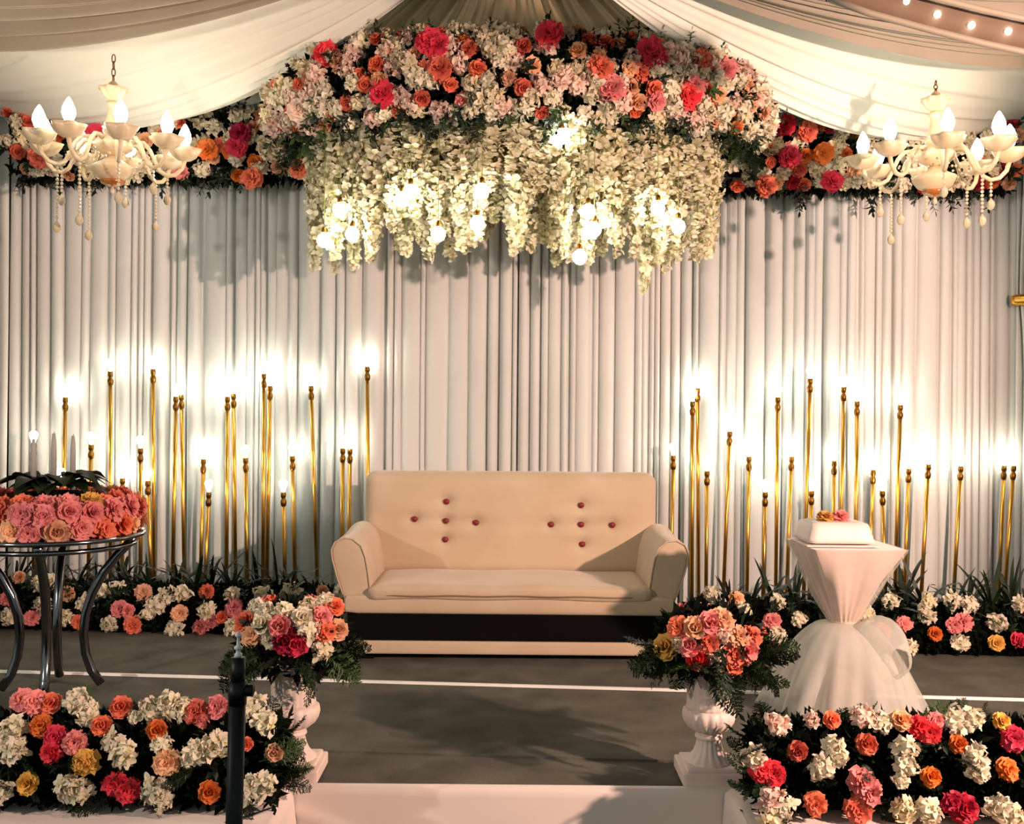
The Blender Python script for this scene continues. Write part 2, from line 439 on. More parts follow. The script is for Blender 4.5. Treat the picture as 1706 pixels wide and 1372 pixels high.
struct('carpet_length', carpet(lambda x: yat(seamB, x), lambda x: 7.69, 0.0, .003), M['carpet'], deck, True)
mb = MB(); pts = [(x, yat(seamB, x) - .006, 0) for x in [(-4.2 + 8.4 * i / 30) for i in range(31)]]
mb.add([(p[0], p[1] + d[0], d[1]) for p in pts for d in ((-.011, -.002), (-.008, .010), (.008, .010), (.011, -.002))],
       [(i * 4 + k, i * 4 + 4 + k, i * 4 + 5 + k, i * 4 + 1 + k) for i in range(30) for k in range(3)])
tr = struct('trim_1', mb, M['strip']); tr['label'] = 'thin white edging strip running across the grey stage carpet'
struct('wall_back', MB().box((0, 7.76, 1.9), (8.6, 0.1, 4.8)), M['wall'])
struct('wall_left', MB().box((-4.3, 6.5, 1.9), (0.1, 2.6, 4.8)), M['wall'])
struct('wall_right', MB().box((4.3, 6.5, 1.9), (0.1, 2.6, 4.8)), M['wall'])
struct('ceiling', MB().box((0, 4.0, 4.75), (8.6, 7.6, 0.1)), M['wall'])

# ------------------------------------------------------------------ backdrop curtains
def curtain_strip(x0, x1, seed, zt, zb, depth, map_fn):
    """pleated cloth: rounded pleats with narrow deep grooves, a little drift from top to bottom"""
    rnd = random.Random(seed); prof = []; x = x0
    while x < x1 - 1e-6:
        w = rnd.choice([.04, .055, .07, .085, .11, .15]) * rnd.uniform(.85, 1.15)
        if x + w > x1 - .03: w = x1 - x
        h = depth * rnd.uniform(.6, 1.0) * (0.7 if w < .06 else 1); tl = rnd.uniform(-.35, .35); dr = rnd.uniform(-.012, .012)
        gd = rnd.choice([.4, .9, 1.5, 2.2])
        for (u, d) in ((0.0, -gd), (.05, -.2), (.14, .55), (.3, .9), (.5, 1.0), (.7, .88), (.87, .5), (.95, -.2)):
            prof.append((x + u * w, d * h * (1 + tl * (u - .5)), dr))
        x += w
    prof.append((x1, -depth * .5, 0))
    mb = MB(); n = len(prof); NV = 14; vs_ = []
    for j in range(NV):
        v = j / (NV - 1); z = zt + (zb - zt) * v
        for (px_, d, dr) in prof:
            k = 1 + .25 * math.sin(v * 2.2 + px_ * 5)
            vs_.append(map_fn(px_ + dr * math.sin(v * PI), d * k + .006 * math.sin(v * 5 + px_ * 9), z))
    mb.add(vs_, [(j * n + i, (j + 1) * n + i, (j + 1) * n + i + 1, j * n + i + 1) for j in range(NV - 1) for i in range(n - 1)])
    return mb
clabels = ['pleated off-white backdrop curtain panel at the left end behind the pink flower stand',
           'pleated off-white backdrop curtain panel behind the gold lamps left of the sofa',
           'pleated off-white backdrop curtain panel behind the left half of the sofa',
           'pleated off-white backdrop curtain panel behind the right half of the sofa',
           'pleated off-white backdrop curtain panel behind the cake table',
           'pleated off-white backdrop curtain panel at the right end under the chandelier']
for i in range(6):
    a = XL + (XR - XL) * i / 6; b = XL + (XR - XL) * (i + 1) / 6
    loc = ((a + b) / 2, YC, 0)
    single('backdrop_curtain', curtain_strip(a - (.0 if i else 0), b, 40 + i, 3.62, 0.012, .040, lambda x, d, z, s=i: Vector((x, YC - d, z))),
           M['curtain2'] if i in (1, 4) else M['curtain'], clabels[i], 'curtain', loc, 'backdrop curtain panels')
sdir = Vector((.80, .60, 0))
def ls_map(u, d, z):
    q = Vector((XL + .035, YC - .045, 0)) - sdir * u - Vector((-.60, .80, 0)) * d; q.z = z; return q
single('side_curtain', curtain_strip(.02, .95, 71, 3.7, 0.012, .03, ls_map), M['curtain'],
       'white side curtain at the left edge of the stage', 'curtain', (XL - .35, 7.0, 0))
def rs_map(u, d, z):                         # the right side curtain is gathered to the tie-back at z 2.2
    k = math.exp(-((z - 2.22) / (.8 if z > 2.22 else .22)) ** 2)
    q = Vector((XR - .035 - .02 * (1 - k), YC - .045, 0)) + Vector((.80, -.60, 0)) * (u * (1 - .62 * k)) - Vector((.60, .80, 0)) * (d * (1 + k) - .03 * k); q.z = z; return q
sc_ = thing('side_curtain', 'white side curtain caught in a gold tie-back at the right edge', 'curtain', (XR + .35, 7.0, 0))
part('cloth', curtain_strip(.02, .95, 72, 3.7, 0.012, .03, rs_map), M['curtain'], sc_)
tbm = MB().rbox((0, 0, 0), (.40, .16, .085), .04)
tbm.v = [tuple(Matrix.Rotation(R(-36.9), 3, 'Z') @ Vector(v) + Vector((XR + .105, YC - .155, 2.22))) for v in tbm.v]
part('tie_back', tbm, M['gold'], sc_, label='gold tie-back band')

# ------------------------------------------------------------------ ceiling drapes radiating from a gathering point
AP = Vector((-0.03, 5.45, 4.02))
def ceil_panel(name, label, m, per, sag, nf, amp, seed, loc=None, tp=0.8, off=0.0, rim=0.06, nu=None):
    rnd = random.Random(seed); per = [Vector(p) for p in per]
    ls = [0.0]
    for a, b in zip(per, per[1:]): ls.append(ls[-1] + (b - a).length)
    ph = [rnd.uniform(0, 6) for _ in range(6)]; am = [rnd.uniform(.5, 1) for _ in range(6)]
    def fold(s):
        v = 0
        for k in range(5): v += am[k] * math.sin(2 * PI * nf * s * (.55 + .33 * k) + ph[k]) / (1 + .5 * k)
        return v * .6
    def fn(u, v):
        q = u * ls[-1]; k = 0
        while k < len(ls) - 2 and q > ls[k + 1]: k += 1
        p = per[k].lerp(per[k + 1], (q - ls[k]) / (ls[k + 1] - ls[k]))
        d = (p - AP); d.z = 0; d.normalize()
        a0 = AP + d * rim + Vector((0, 0, off))
        c = a0.lerp(p, v)
        sg = sag(u) if callable(sag) else sag
        c.z -= sg * 4 * v * (1 - v) * (0.75 + .5 * v)
        c.z += amp * fold(u) * (v ** tp) * (1.15 - .5 * v)
        return c
    nu_ = nu or int(nf * 14 + 30)
    mb = MB().grid(fn, nu_, 30)
    return single(name, mb, m, label, 'ceiling drape', loc or tuple(AP), 'ceiling drapes')
zb = 3.56
xa, xb = P(440, 190, YC).x, P(1292, 190, YC).x
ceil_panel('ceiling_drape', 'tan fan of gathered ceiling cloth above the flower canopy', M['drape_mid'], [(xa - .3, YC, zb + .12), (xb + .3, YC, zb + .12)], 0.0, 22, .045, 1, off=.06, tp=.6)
ceil_panel('ceiling_drape', 'smooth cream ceiling cloth sagging above the left chandelier', M['drape'], [(xa, YC, zb), (XL - .3, YC + .02, zb - .02), (XL - .3, 5.92, zb + .02)], lambda u: .44 * math.sin(PI * u) ** 2.2, 14, .048, 2)
ceil_panel('ceiling_drape', 'smooth cream ceiling cloth sagging above the right chandelier', M['drape'], [(xb, YC, zb), (XR + .3, YC + .02, zb - .02), (XR + .3, 5.92, zb + .02)], lambda u: .48 * math.sin(PI * u) ** 2.2, 14, .048, 3)
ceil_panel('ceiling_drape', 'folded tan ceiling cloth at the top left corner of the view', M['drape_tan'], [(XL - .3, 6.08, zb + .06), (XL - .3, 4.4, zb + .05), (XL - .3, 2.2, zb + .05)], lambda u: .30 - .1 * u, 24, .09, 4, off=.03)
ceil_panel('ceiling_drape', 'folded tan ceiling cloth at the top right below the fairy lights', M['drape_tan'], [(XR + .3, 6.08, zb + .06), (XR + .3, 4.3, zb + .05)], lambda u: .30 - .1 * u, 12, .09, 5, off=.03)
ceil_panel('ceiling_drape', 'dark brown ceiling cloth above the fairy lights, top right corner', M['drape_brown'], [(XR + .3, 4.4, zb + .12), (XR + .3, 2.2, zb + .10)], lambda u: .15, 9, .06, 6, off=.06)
# the fairy-light strip in the top right corner
def flp(px, py, Y): return P(px, py, Y)
fa = [flp(1380, -30, 4.0), flp(1450, -5, 4.0), flp(1560, 25, 4.0), flp(1640, 45, 4.0), flp(1720, 62, 4.0), flp(1850, 88, 4.0)]
fs_ = thing('fairy_light_strip', 'tan fabric strip holding a row of small round lights, top right corner', 'string lights', tuple(fa[0]))
mb = MB()
def band(pts, w, dy, sag=0.0):
    b = MB(); vs_ = []
    for p in pts:
        for k in range(7):
            s = -1 + k / 3; vs_.append(p + Vector((0, dy + .03 * (1 - s * s), w * s * .5 - sag * (1 - s * s))))
    b.add(vs_, [(j * 7 + k, j * 7 + k + 1, j * 7 + k + 8, j * 7 + k + 7) for j in range(len(pts) - 1) for k in range(6)]); return b
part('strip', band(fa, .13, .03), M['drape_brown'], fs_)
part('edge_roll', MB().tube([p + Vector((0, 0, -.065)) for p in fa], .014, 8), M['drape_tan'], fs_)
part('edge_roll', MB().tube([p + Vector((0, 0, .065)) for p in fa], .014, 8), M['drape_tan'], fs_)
for (px, py) in ((1510, 2), (1562, 24), (1619, 42), (1680, 52), (1742, 66)):
    c = flp(px, py, 4.05)
    part('light', MB().lathe([(.001, -.014), (.010, -.010), (.014, 0), (.010, .010), (.001, .014)], 10, c), M['bulb_f'], fs_)

# ------------------------------------------------------------------ sofa
SY = 5.72                                    # front face of the sofa
sofa = thing('sofa', 'beige two-seat sofa with rolled arms and red tufted buttons on stage', 'sofa', (0.0, 6.15, 0.0))
cx = P(849, 1000, SY).x
rail_w = 1.84
part('base_rail', MB().rbox((cx, SY + .40, .074), (rail_w, .80, .082), .02), M['sofa'], sofa)
part('black_band', MB().rbox((cx, SY + .41, .185), (rail_w - .01, .79, .165), .008), M['black'], sofa, label='black fabric band')
part('front_rail', MB().rbox((cx, SY + .38, .315), (rail_w + .02, .78, .115), .035), M['sofa'], sofa)
for sx in (-1, 1):                           # feet under the base
    for dy in (.08, .72): part('foot', MB().box((cx + sx * .8, SY + dy, .026), (.07, .07, .05)), M['black'], sofa, False)
def seat_fn(p): return p + Vector((0, 0, .012 * math.cos(p.x * 1.6) * math.cos(p.y * 3) + .004 * math.sin(p.x * 9)))
part('seat_cushion', MB().rbox((cx, SY + .305, .375), (1.60, .66, .085), .035, seat_fn), M['sofa'], sofa, weld=True)
part('piping', MB().tube([(cx - .79 + 1.58 * k / 30, SY - .029 + .02 * abs((k - 15) / 15) ** 6, .366 + .006 * math.cos((k - 15) / 15 * 1.4) + .002 * math.sin(k * .9)) for k in range(31)], .0045, 6), M['sofa_pipe'], sofa, label='darker piping seam')
# backrest: leans back, dimpled at the buttons
BY0 = SY + .62
btn_px = [(744, 835), (691, 864), (743, 867), (793, 870), (742, 898), (968, 841), (918, 873), (968, 873), (1020, 874), (970, 906)]
def back_front(z): return BY0 + (z - .38) * .16
btn = []
for (a, b) in btn_px:
    Y = BY0 + .05
    for _ in range(4): q = P(a, b, Y); Y = back_front(q.z)
    btn.append(P(a, b, Y))
def back_fn(p):
    # local box 1.86 x .20 x .68, centre z .70
    z = p.z + .70
    w = 1.0 + .02 * (z - .5)
    q = Vector((p.x * w, p.y + (z - .38) * .16 + BY0 + .10, z))
    if p.y < 0:
        bul = .035 * max(0, 1 - (p.x / .93) ** 4) * max(0, 1 - ((z - .68) / .36) ** 2)
        for b in btn:
            dx, dz = q.x + cx - b.x, q.z - b.z
            bul -= .028 * math.exp(-(dx * dx + dz * dz) / .0016) + .010 * math.exp(-dz * dz / .0012 - dx * dx / .03)
        q.y -= bul
    return q
mbk = MB()
def fine_box(mb, d, r, fn, step):
    for ax in range(3):
        for sg in (-1, 1):
            u, v = (ax + 1) % 3, (ax + 2) % 3; nu = int(d[u] / step) + 4; nv = int(d[v] / step) + 4; vs_ = []
            for j in range(nv):
                for i in range(nu):
                    q = [0, 0, 0]; q[ax] = sg * d[ax] / 2; q[u] = (-1 + 2 * i / (nu - 1)) * d[u] / 2; q[v] = (-1 + 2 * j / (nv - 1)) * d[v] / 2
                    core = [max(-d[k] / 2 + r, min(d[k] / 2 - r, q[k])) for k in range(3)]
                    dv = Vector([q[k] - core[k] for k in range(3)])
                    if dv.length > 1e-9: dv = dv.normalized() * r
                    vs_.append(Vector(core) + dv)
            fs = []
            for j in range(nv - 1):
                for i in range(nu - 1):
                    f = (j * nu + i, j * nu + i + 1, (j + 1) * nu + i + 1, (j + 1) * nu + i); fs.append(f if sg > 0 else tuple(reversed(f)))
            mb.add([fn(p) + Vector((cx, 0, 0)) for p in vs_], fs)
fine_box(mbk, (1.83, .20, .64), .07, back_fn, .022)
part('backrest', mbk, M['sofa'], sofa, weld=True)
for b in btn:
    o = link('button', MB().lathe([(.001, 0), (.015, .001), (.019, .007), (.014, .014), (.001, .017)], 12).mesh('button', M['button']), sofa)
    o.data.transform(Matrix.Rotation(R(90), 4, 'X'))
    o.location = Vector((b.x, back_front(b.z) - .004, b.z)) - sofa.location
# arms: flared outwards, rounded roll on top
def arm(sx):
    # cross-section in (u outwards, z), lofted along y
    sec = [(.00, .27), (.005, .38), (.02, .50), (.035, .58), (.06, .645), (.11, .685), (.165, .69), (.215, .665), (.235, .62), (.228, .56), (.20, .46), (.165, .36), (.145, .27)]
    mb = MB(); ys = [(0, .93, .012), (.012, .985, .0), (.04, 1, 0), (.25, 1, 0), (.45, 1.0, 0), (.62, 1.03, 0), (.74, 1.05, 0)]; n = len(sec); vs_ = []
    mu = sum(s[0] for s in sec) / n; mz = sum(s[1] for s in sec) / n
    for (y, k, e) in ys:
        for (u, z) in sec:
            zz = mz + (z - mz) * k + (.05 * max(0, y - .3) if z > .55 else 0)
            vs_.append((cx + sx * (.775 + mu + (u - mu) * k), SY + .02 + y, zz))
    fs = []
    for j in range(len(ys) - 1):
        for i in range(n):
            k = (i + 1) % n; f = (j * n + i, j * n + k, (j + 1) * n + k, (j + 1) * n + i); fs.append(f if sx < 0 else tuple(reversed(f)))
    f0 = tuple(range(n)); fs.append(tuple(reversed(f0)) if sx < 0 else f0)
    f1 = tuple((len(ys) - 1) * n + i for i in range(n)); fs.append(f1 if sx < 0 else tuple(reversed(f1)))
    mb.add(vs_, fs)
    a = part('arm', mb, M['sofa'], sofa)
    m = a.modifiers.new('soft', 'SUBSURF'); m.levels = 1; m.render_levels = 2
    pp = [(cx + sx * (.775 + mu + (u - mu) * .96), SY + .022, mz + (z - mz) * .96) for (u, z) in sec[1:-1]]
    q = part('piping', MB().tube(pp, .005, 6), M['sofa'], a)
for s in (-1, 1): arm(s)

# ------------------------------------------------------------------ gold pole lamps
bulb_prof = [(.001, 0), (.012, .002), (.014, .016), (.022, .034), (.029, .052), (.028, .068), (.018, .082), (.001, .088)]
def pole_lamp(px, ytop, lean, Y, label, k, side):
    top = P(px, ytop, Y); bx = P(px + lean, 1000, Y).x
    base = Vector((bx, Y, 0.0))
    t = thing('pole_lamp', label, 'lamp', tuple(base), 'gold pole lamps ' + side)
    ax = (top - base); ax.normalize()
    part('base', MB().lathe([(.026, 0.002), (.026, .012), (.022, .018), (.017, .022), (.015, .035)], 18, base), M['brass'], t)
    part('pole', MB().tube([base + Vector((0, 0, .018)), top - ax * .10], .0135, 10), M['gold'], t)
    # knobbed socket
    sp = [(0, .0135), (.004, .017), (.02, .020), (.035, .0205), (.05, .014), (.058, .013), (.066, .018), (.085, .018), (.10, .0145)]
    part('socket', MB().tube([top - ax * .10 + ax * s for s, r in sp], [r for s, r in sp], 12), M['brass'], t)
    b = MB().lathe(bulb_prof, 10, (0, 0, 0)); o = part('bulb', b, M['bulb'], None); o.parent = t; o.location = top - base
    return t
LEFT = [(56, 738, 0), (102, 800, -4), (109, 661, -6), (152, 740, -6), (184, 618, 0), (204, 796, 0), (234, 746, 0), (246, 800, 8), (255, 614, 2), (293, 660, -6), (302, 657, 6),
        (339, 764, -6), (348, 819, -8), (379, 660, -2), (389, 655, 4), (409, 762, 4), (440, 622, -2), (450, 642, -6), (472, 819, 4), (487, 759, 6), (518, 642, 12), (571, 746, -2), (583, 747, -2), (612, 610, 2)]
RIGHT = [(1122, 758, -6), (1154, 668, -2), (1162, 646, 2), (1178, 784, -2), (1216, 718, -12), (1248, 760, -4), (1275, 819, -4), (1296, 661, -4), (1319, 760, -10), (1350, 630, -12), (1352, 817, -4),
         (1390, 767, -4), (1406, 644, -8), (1428, 668, -4), (1455, 782, -8), (1470, 817, 6), (1500, 674, -10), (1514, 780, -8), (1547, 773, -14), (1601, 776, -14), (1673, 775, -10), (1689, 775, -18)]
ordn = ['first', 'second', 'third', 'fourth', 'fifth', 'sixth', 'seventh', 'eighth', 'ninth', 'tenth', 'eleventh', 'twelfth', 'thirteenth', 'fourteenth', 'fifteenth', 'sixteenth',
        'seventeenth', 'eighteenth', 'nineteenth', 'twentieth', 'twenty-first', 'twenty-second', 'twenty-third', 'twenty-fourth', 'twenty-fifth']
for side, lst in (('left', LEFT), ('right', RIGHT)):
    for k, (px, yt, ln) in enumerate(lst):
        h = 'tall' if yt < 690 else ('short' if yt > 790 else 'mid-height')
        pole_lamp(px, yt, ln, 7.08 + .062 * (k % 3), f'{h} gold pole lamp with lit bulb, {ordn[k]} from the left, {side} of sofa', k, side + ' of the sofa')

# ------------------------------------------------------------------ helper for flower groups
def scatter_list(t, rnd, lst, depth_fn, sizes, nrm_fn):
    for it in lst:
        px, py, c = it[:3]; Y = depth_fn(px, py)
        kd = it[3] if len(it) > 3 else kind_for(c, rnd)
        s = sizes[0 if kd == 'hydrangea' else (1 if kd == 'carnation' else 2)] * rnd.uniform(.9, 1.15) * (it[4] if len(it) > 4 else 1)
        flower(t, rnd, kd, c, P(px, py, Y), nrm_fn(rnd, px, py), s)
def face_cam(rnd, px, py): return Vector((rnd.uniform(-.35, .35), -1, rnd.uniform(.05, .7)))

# ------------------------------------------------------------------ flower beds along the curtain
bedL = [(33, 962, 'peach'), (69, 973, 'white'), (90, 969, 'white'), (114, 989, 'peach'), (11, 997, 'pink'), (14, 1027, 'white'), (53, 1029, 'pink'), (74, 1006, 'white'), (109, 1029, 'white'), (132, 1036, 'coral'),
        (144, 1004, 'white'), (170, 984, 'white'), (197, 979, 'white'), (200, 1014, 'pink'), (214, 1017, 'pink'), (183, 1040, 'white'), (222, 1041, 'coral'), (239, 987, 'peach'), (246, 1022, 'white'), (262, 1008, 'white'),
        (283, 989, 'white'), (304, 987, 'white'), (299, 1022, 'peach'), (290, 1050, 'white'), (345, 985, 'coral'), (346, 1018, 'white'), (335, 1043, 'pink'), (352, 1035, 'pink'), (387, 989, 'white'), (390, 1013, 'pink'),
        (369, 1029, 'coral'), (387, 1045, 'white'), (438, 989, 'white'), (430, 1006, 'white'), (485, 987, 'white'), (538, 985, 'peach'), (571, 988, 'white')]
bedR = [(1227, 998, 'peach'), (1237, 1021, 'white'), (1296, 1002, 'white'), (1286, 1035, 'pink'), (1264, 1053, 'coral'), (1296, 1057, 'white'), (1484, 1001, 'white'), (1441, 1021, 'cream'), (1506, 1039, 'pink'),
        (1546, 1001, 'cream'), (1542, 1024, 'white'), (1557, 1056, 'orange'), (1590, 1042, 'pink'), (1604, 1036, 'pink'), (1584, 1001, 'white'), (1613, 1007, 'white'), (1514, 1076, 'white'), (1599, 1072, 'white'), (1660, 1036, 'white'),
        (1660, 1071, 'yellow'), (1698, 1005, 'white'), (1696, 1066, 'hot'), (1468, 1053, 'coral'), (1186, 991, 'white'), (1153, 1018, 'cream'), (1210, 1040, 'peach'), (1330, 1030, 'white'), (1420, 1050, 'pink'), (1250, 1075, 'pink'),
        (1285, 1076, 'coral'), (1740, 1030, 'white'), (1750, 1070, 'coral')]
def flower_bed(label, x0, x1, yf0, yf1, depth, h, lst, seed, base):
    rnd = random.Random(seed); xc = (x0 + x1) / 2
    def yf(x): return yf0 + (yf1 - yf0) * (x - x0) / (x1 - x0)
    t = thing('flower_bed', label, 'flower bed', (xc, yf(xc) + depth / 2, 0), 'flower beds along the curtain')
    mb = MB(); n = 24; vs_ = []
    for i in range(n + 1):
        x = x0 + (x1 - x0) * i / n; y = yf(x)
        vs_ += [(x, y + .05, .004), (x, y + .06, h * .45), (x, y + depth * .55, h * .8), (x, y + depth, h * .8), (x, y + depth, .004)]
    fs = [(i * 5 + k, i * 5 + (k + 1) % 5, i * 5 + 5 + (k + 1) % 5, i * 5 + 5 + k) for i in range(n) for k in range(5)] + [(4, 3, 2, 1, 0), tuple(n * 5 + k for k in range(5))]
    mb.add(vs_, [tuple(reversed(f)) for f in fs]); part('planter', mb, M['foam'], t)
    def smp():
        x = rnd.uniform(x0, x1); v = rnd.random(); y = yf(x)
        if v < .6: return (x, y + .05 + .1 * (v / .6) ** 2, .01 + h * .75 * v / .6), (0, -1, .4)
        return (x, y + .12 + (depth - .12) * (v - .6) / .4, h * .78), (0, -.3, 1)
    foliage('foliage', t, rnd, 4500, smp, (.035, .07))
    scatter_list(t, rnd, lst, lambda px, py: yf(P(px, py, yf(xc)).x) + .0 + max(0, (base - py) / 100) ** 2 * .17, (.128, .105, .082), face_cam)
    for k in range(int((x1 - x0) / .13)):
        x = x0 + .06 + .13 * k + rnd.uniform(-.03, .03)
        green(t, rnd, 'palm_frond', rnd.choice(['leaf', 'leaf', 'foliage']), (x, yf(x) + depth * rnd.uniform(.6, .85), h * .75), (rnd.uniform(-.45, .45), -.25, 1), min(rnd.uniform(.30, .50), .12 + max(0, abs(x) - 1.17)))
    for k in range(int((x1 - x0) / .09)):
        x = rnd.uniform(x0, x1); z = rnd.uniform(.08, h * .9)
        green(t, rnd, 'leaf_sprig', 'leaf', (x, yf(x) + .09, z), (rnd.uniform(-.8, .8), -.7, rnd.uniform(0, 1)), rnd.uniform(.10, .15))
    return t
flower_bed('bed of white and pink flowers in dark foliage at curtain foot, left of sofa', -3.55, -1.17, 6.42, 6.30, .42, .30, bedL, 11, 1058)
flower_bed('bed of white and pink flowers in dark foliage at curtain foot, right of sofa', 1.17, 3.5, 6.02, 5.86, .42, .30, bedR, 12, 1088)

# ------------------------------------------------------------------ round steel stand with flower ring, candles
TC = Vector((P(88, 893, 5.05).x, 5.05, 0)); TZ = .785
tb = thing('round_table', 'round glass table on curved chrome legs at the left edge', 'table', tuple(TC))
def ring(r, z, rad, seg=48): return MB().tube([TC + Vector((r * math.cos(2 * PI * k / seg), r * math.sin(2 * PI * k / seg), z)) for k in range(seg + 1)], rad, 8, False)
part('rim', ring(.425, TZ - .008, .012), M['chrome'], tb)
part('lower_ring', ring(.385, TZ - .055, .012), M['chrome'], tb)
part('glass_top', MB().lathe([(.42, TZ - .008), (.424, TZ - .004), (.424, TZ), (.42, TZ + .003)], 48, TC), M['glass'], tb)
for a in (15, 105, 195, 285):
    d = Vector((math.cos(R(a)), math.sin(R(a)), 0)); pts = []
    for (r, z) in ((.39, .765), (.36, .73), (.30, .665), (.235, .58), (.185, .48), (.155, .38), (.145, .28), (.155, .18), (.185, .09), (.23, .024)): pts.append(TC + d * r + Vector((0, 0, z)))
    part('leg', MB().tube(pts, .0225, 12), M['chrome'], tb)
rnd = random.Random(21)
fr = thing('flower_ring', 'ring of pink and peach roses around dark leaves on the round glass table', 'flower arrangement', (TC.x, TC.y, TZ + .005))
part('foam_ring', MB().lathe([(.36, TZ + .006), (.38, TZ + .05), (.37, TZ + .12), (.28, TZ + .16), (.14, TZ + .20), (.001, TZ + .21)], 40, TC), M['foam'], fr)
cols = ['pink', 'coral', 'coral', 'peach', 'coral', 'coral', 'peach', 'pink', 'pink', 'yellow']
for row, (r, z, n, el) in enumerate(((.375, .050, 23, .0), (.378, .128, 23, .2), (.32, .155, 20, .8))):
    for k in range(n):
        a = 2 * PI * (k + .5 * row + rnd.uniform(-.15, .15)) / n; d = Vector((math.cos(a), math.sin(a), 0))
        flower(fr, rnd, rnd.choice(['carnation', 'rose', 'carnation']), rnd.choice(cols), TC + d * (r + rnd.uniform(-.01, .015)) + Vector((0, 0, TZ + z + rnd.uniform(-.012, .012))), d * math.cos(el) + Vector((0, 0, math.sin(el) + .08)), rnd.uniform(.112, .135))
def big_leaf(t, p, d, L, W):
    mb = MB(); leaf_blade(mb, p, d, Vector(d).cross(Vector((0, 0, 1))), L, W, .55, .35, 6); return part('leaf', mb, M['leaf'], t)
for k in range(30):
    a = 2 * PI * k / 30 * 2.0 + rnd.uniform(-.2, .2); r = rnd.uniform(.02, .13)
    big_leaf(fr, TC + Vector((r * math.cos(a), r * math.sin(a), TZ + .215 + rnd.uniform(0, .05))), (math.cos(a), math.sin(a), rnd.uniform(.3, .6)), rnd.uniform(.18, .24), rnd.uniform(.055, .075))
for (px, yt, lb) in ((56, 731, 'leftmost white taper candle standing in the pink flower ring'), (90, 722, 'middle white taper candle standing in the pink flower ring'), (122, 726, 'rightmost white taper candle standing in the pink flower ring')):
    p = P(px, yt, 5.05); zb_ = TZ + .212
    c = thing('taper_candle', lb, 'candle', (p.x, p.y, zb_), 'taper candles on the round table')
    part('wax', MB().lathe([(.014, zb_), (.013, p.z - .08), (.011, p.z - .04), (.007, p.z), (.001, p.z + .002)], 12, (p.x, p.y, 0)), M['candle'], c)
    part('wick', MB().tube([(p.x, p.y, p.z), (p.x + .001, p.y, p.z + .01)], .0012, 5), M['black'], c)

# ------------------------------------------------------------------ cake table
KC = P(1405, 1045, 4.86); KC.z = 0.0
kt = thing('cake_table', 'pedestal table dressed in blush cloth cinched at the waist over a tulle skirt', 'table', tuple(KC))
KT = .785; KW = .212
def sq_round(a, k, r_sq, r_rd):
    """radius at angle a blending a square of half side r_sq into a circle"""
    ca, sa = abs(math.cos(a)), abs(math.sin(a)); sqr = r_sq / max(ca, sa); return sqr * (1 - k) + r_rd * k
def cloth_fn(u, v, infl=0.0, drop=0.418, waist=.060, nf=9, amp=.012):
    a = 2 * PI * u; ww = v
    if v < .06: rad = sq_round(a, 0, KW + infl, 0); z = KT + infl
    z = KT - (KT - drop) * (max(0, v - .05) / .95)
    w = max(0, v - .05) / .95
    k = min(1, w * 1.25); r0 = sq_round(a, min(1, k * .9), KW + infl, KW * (1.05))
    s = w ** 1.15; rad = r0 * (1 - s) + waist * s
    rad += amp * math.sin(nf * a + 2 * math.sin(2 * a)) * math.sin(PI * min(1, w * 1.0)) + amp * .35 * math.sin(23 * a) * s
    rot = R(3)
    return Vector((KC.x + rad * math.cos(a + rot), KC.y + rad * math.sin(a + rot), z + infl))
mb = MB(); mb.grid(lambda u, v: cloth_fn(u, v), 96, 30, True)
mb.add([cloth_fn(i / 96, 0) for i in range(96)], [tuple(range(96))])
auto_sharp(part('table_cloth', mb, M['satin'], kt, weld=True), 50)
def skirt_fn(r0, r1, z0, z1, nf, amp, pw, sh=0.0):
    def fn(u, v):
        a = 2 * PI * u; rad = r0 + (r1 - r0) * (v ** pw); rad *= 1 + amp * math.sin(nf * a + 1.3 * math.sin(3 * a)) * v + amp * .5 * math.sin(2.3 * nf * a + v * 3) * v
        return Vector((KC.x + rad * math.cos(a) + sh * v, KC.y + rad * math.sin(a), z0 + (z1 - z0) * v))
    return fn
part('under_skirt', MB().grid(skirt_fn(.058, .125, .42, .006, 8, .09, .7), 96, 20, True), M['satin'], kt)
part('sash', MB().lathe([(.064, .408), (.068, .413), (.068, .424), (.064, .429)], 32, KC), M['satin'], kt, label='narrow satin sash')
part('tulle_skirt', MB().grid(skirt_fn(.068, .37, .42, .008, 9, .08, .48), 120, 24, True), M['tulle'], kt, label='sheer white tulle skirt')
part('tulle_skirt', MB().grid(skirt_fn(.068, .30, .42, .008, 7, .14, .5, .01), 120, 24, True), M['tulle'], kt, label='sheer white tulle skirt')
def overlay_fn(u, v):
    p = cloth_fn(u, .05 + .95 * v); d = Vector((p.x - KC.x, p.y - KC.y, 0)).normalized(); return p + d * (.010 + .012 * math.sin(PI * v)) + Vector((0, 0, .002 * (1 - v)))
part('tulle_overlay', MB().grid(overlay_fn, 96, 24, True), M['tulle_top'], kt, label='sheer tulle overlay on the cloth')
# puffed loop of tulle on the right side
pc = P(1486, 1098, 4.66)
def puff(u, v):                              # a rounded bag of gauze, open at the front
    th = 2 * PI * u; r = .112 * math.sin(PI * (.12 + .80 * v)) ** .7 * (1 + .06 * math.sin(5 * th + 4 * v))
    return Vector((pc.x + r * 1.05 * math.cos(th) - .10 * (1 - v) + .02, pc.y + .20 * (1 - v) - .04, pc.z + r * 1.35 * math.sin(th) + .05 * (1 - v)))
part('tulle_puff', MB().grid(puff, 32, 14, True), M['tulle'], kt, label='puffed loop of tulle')
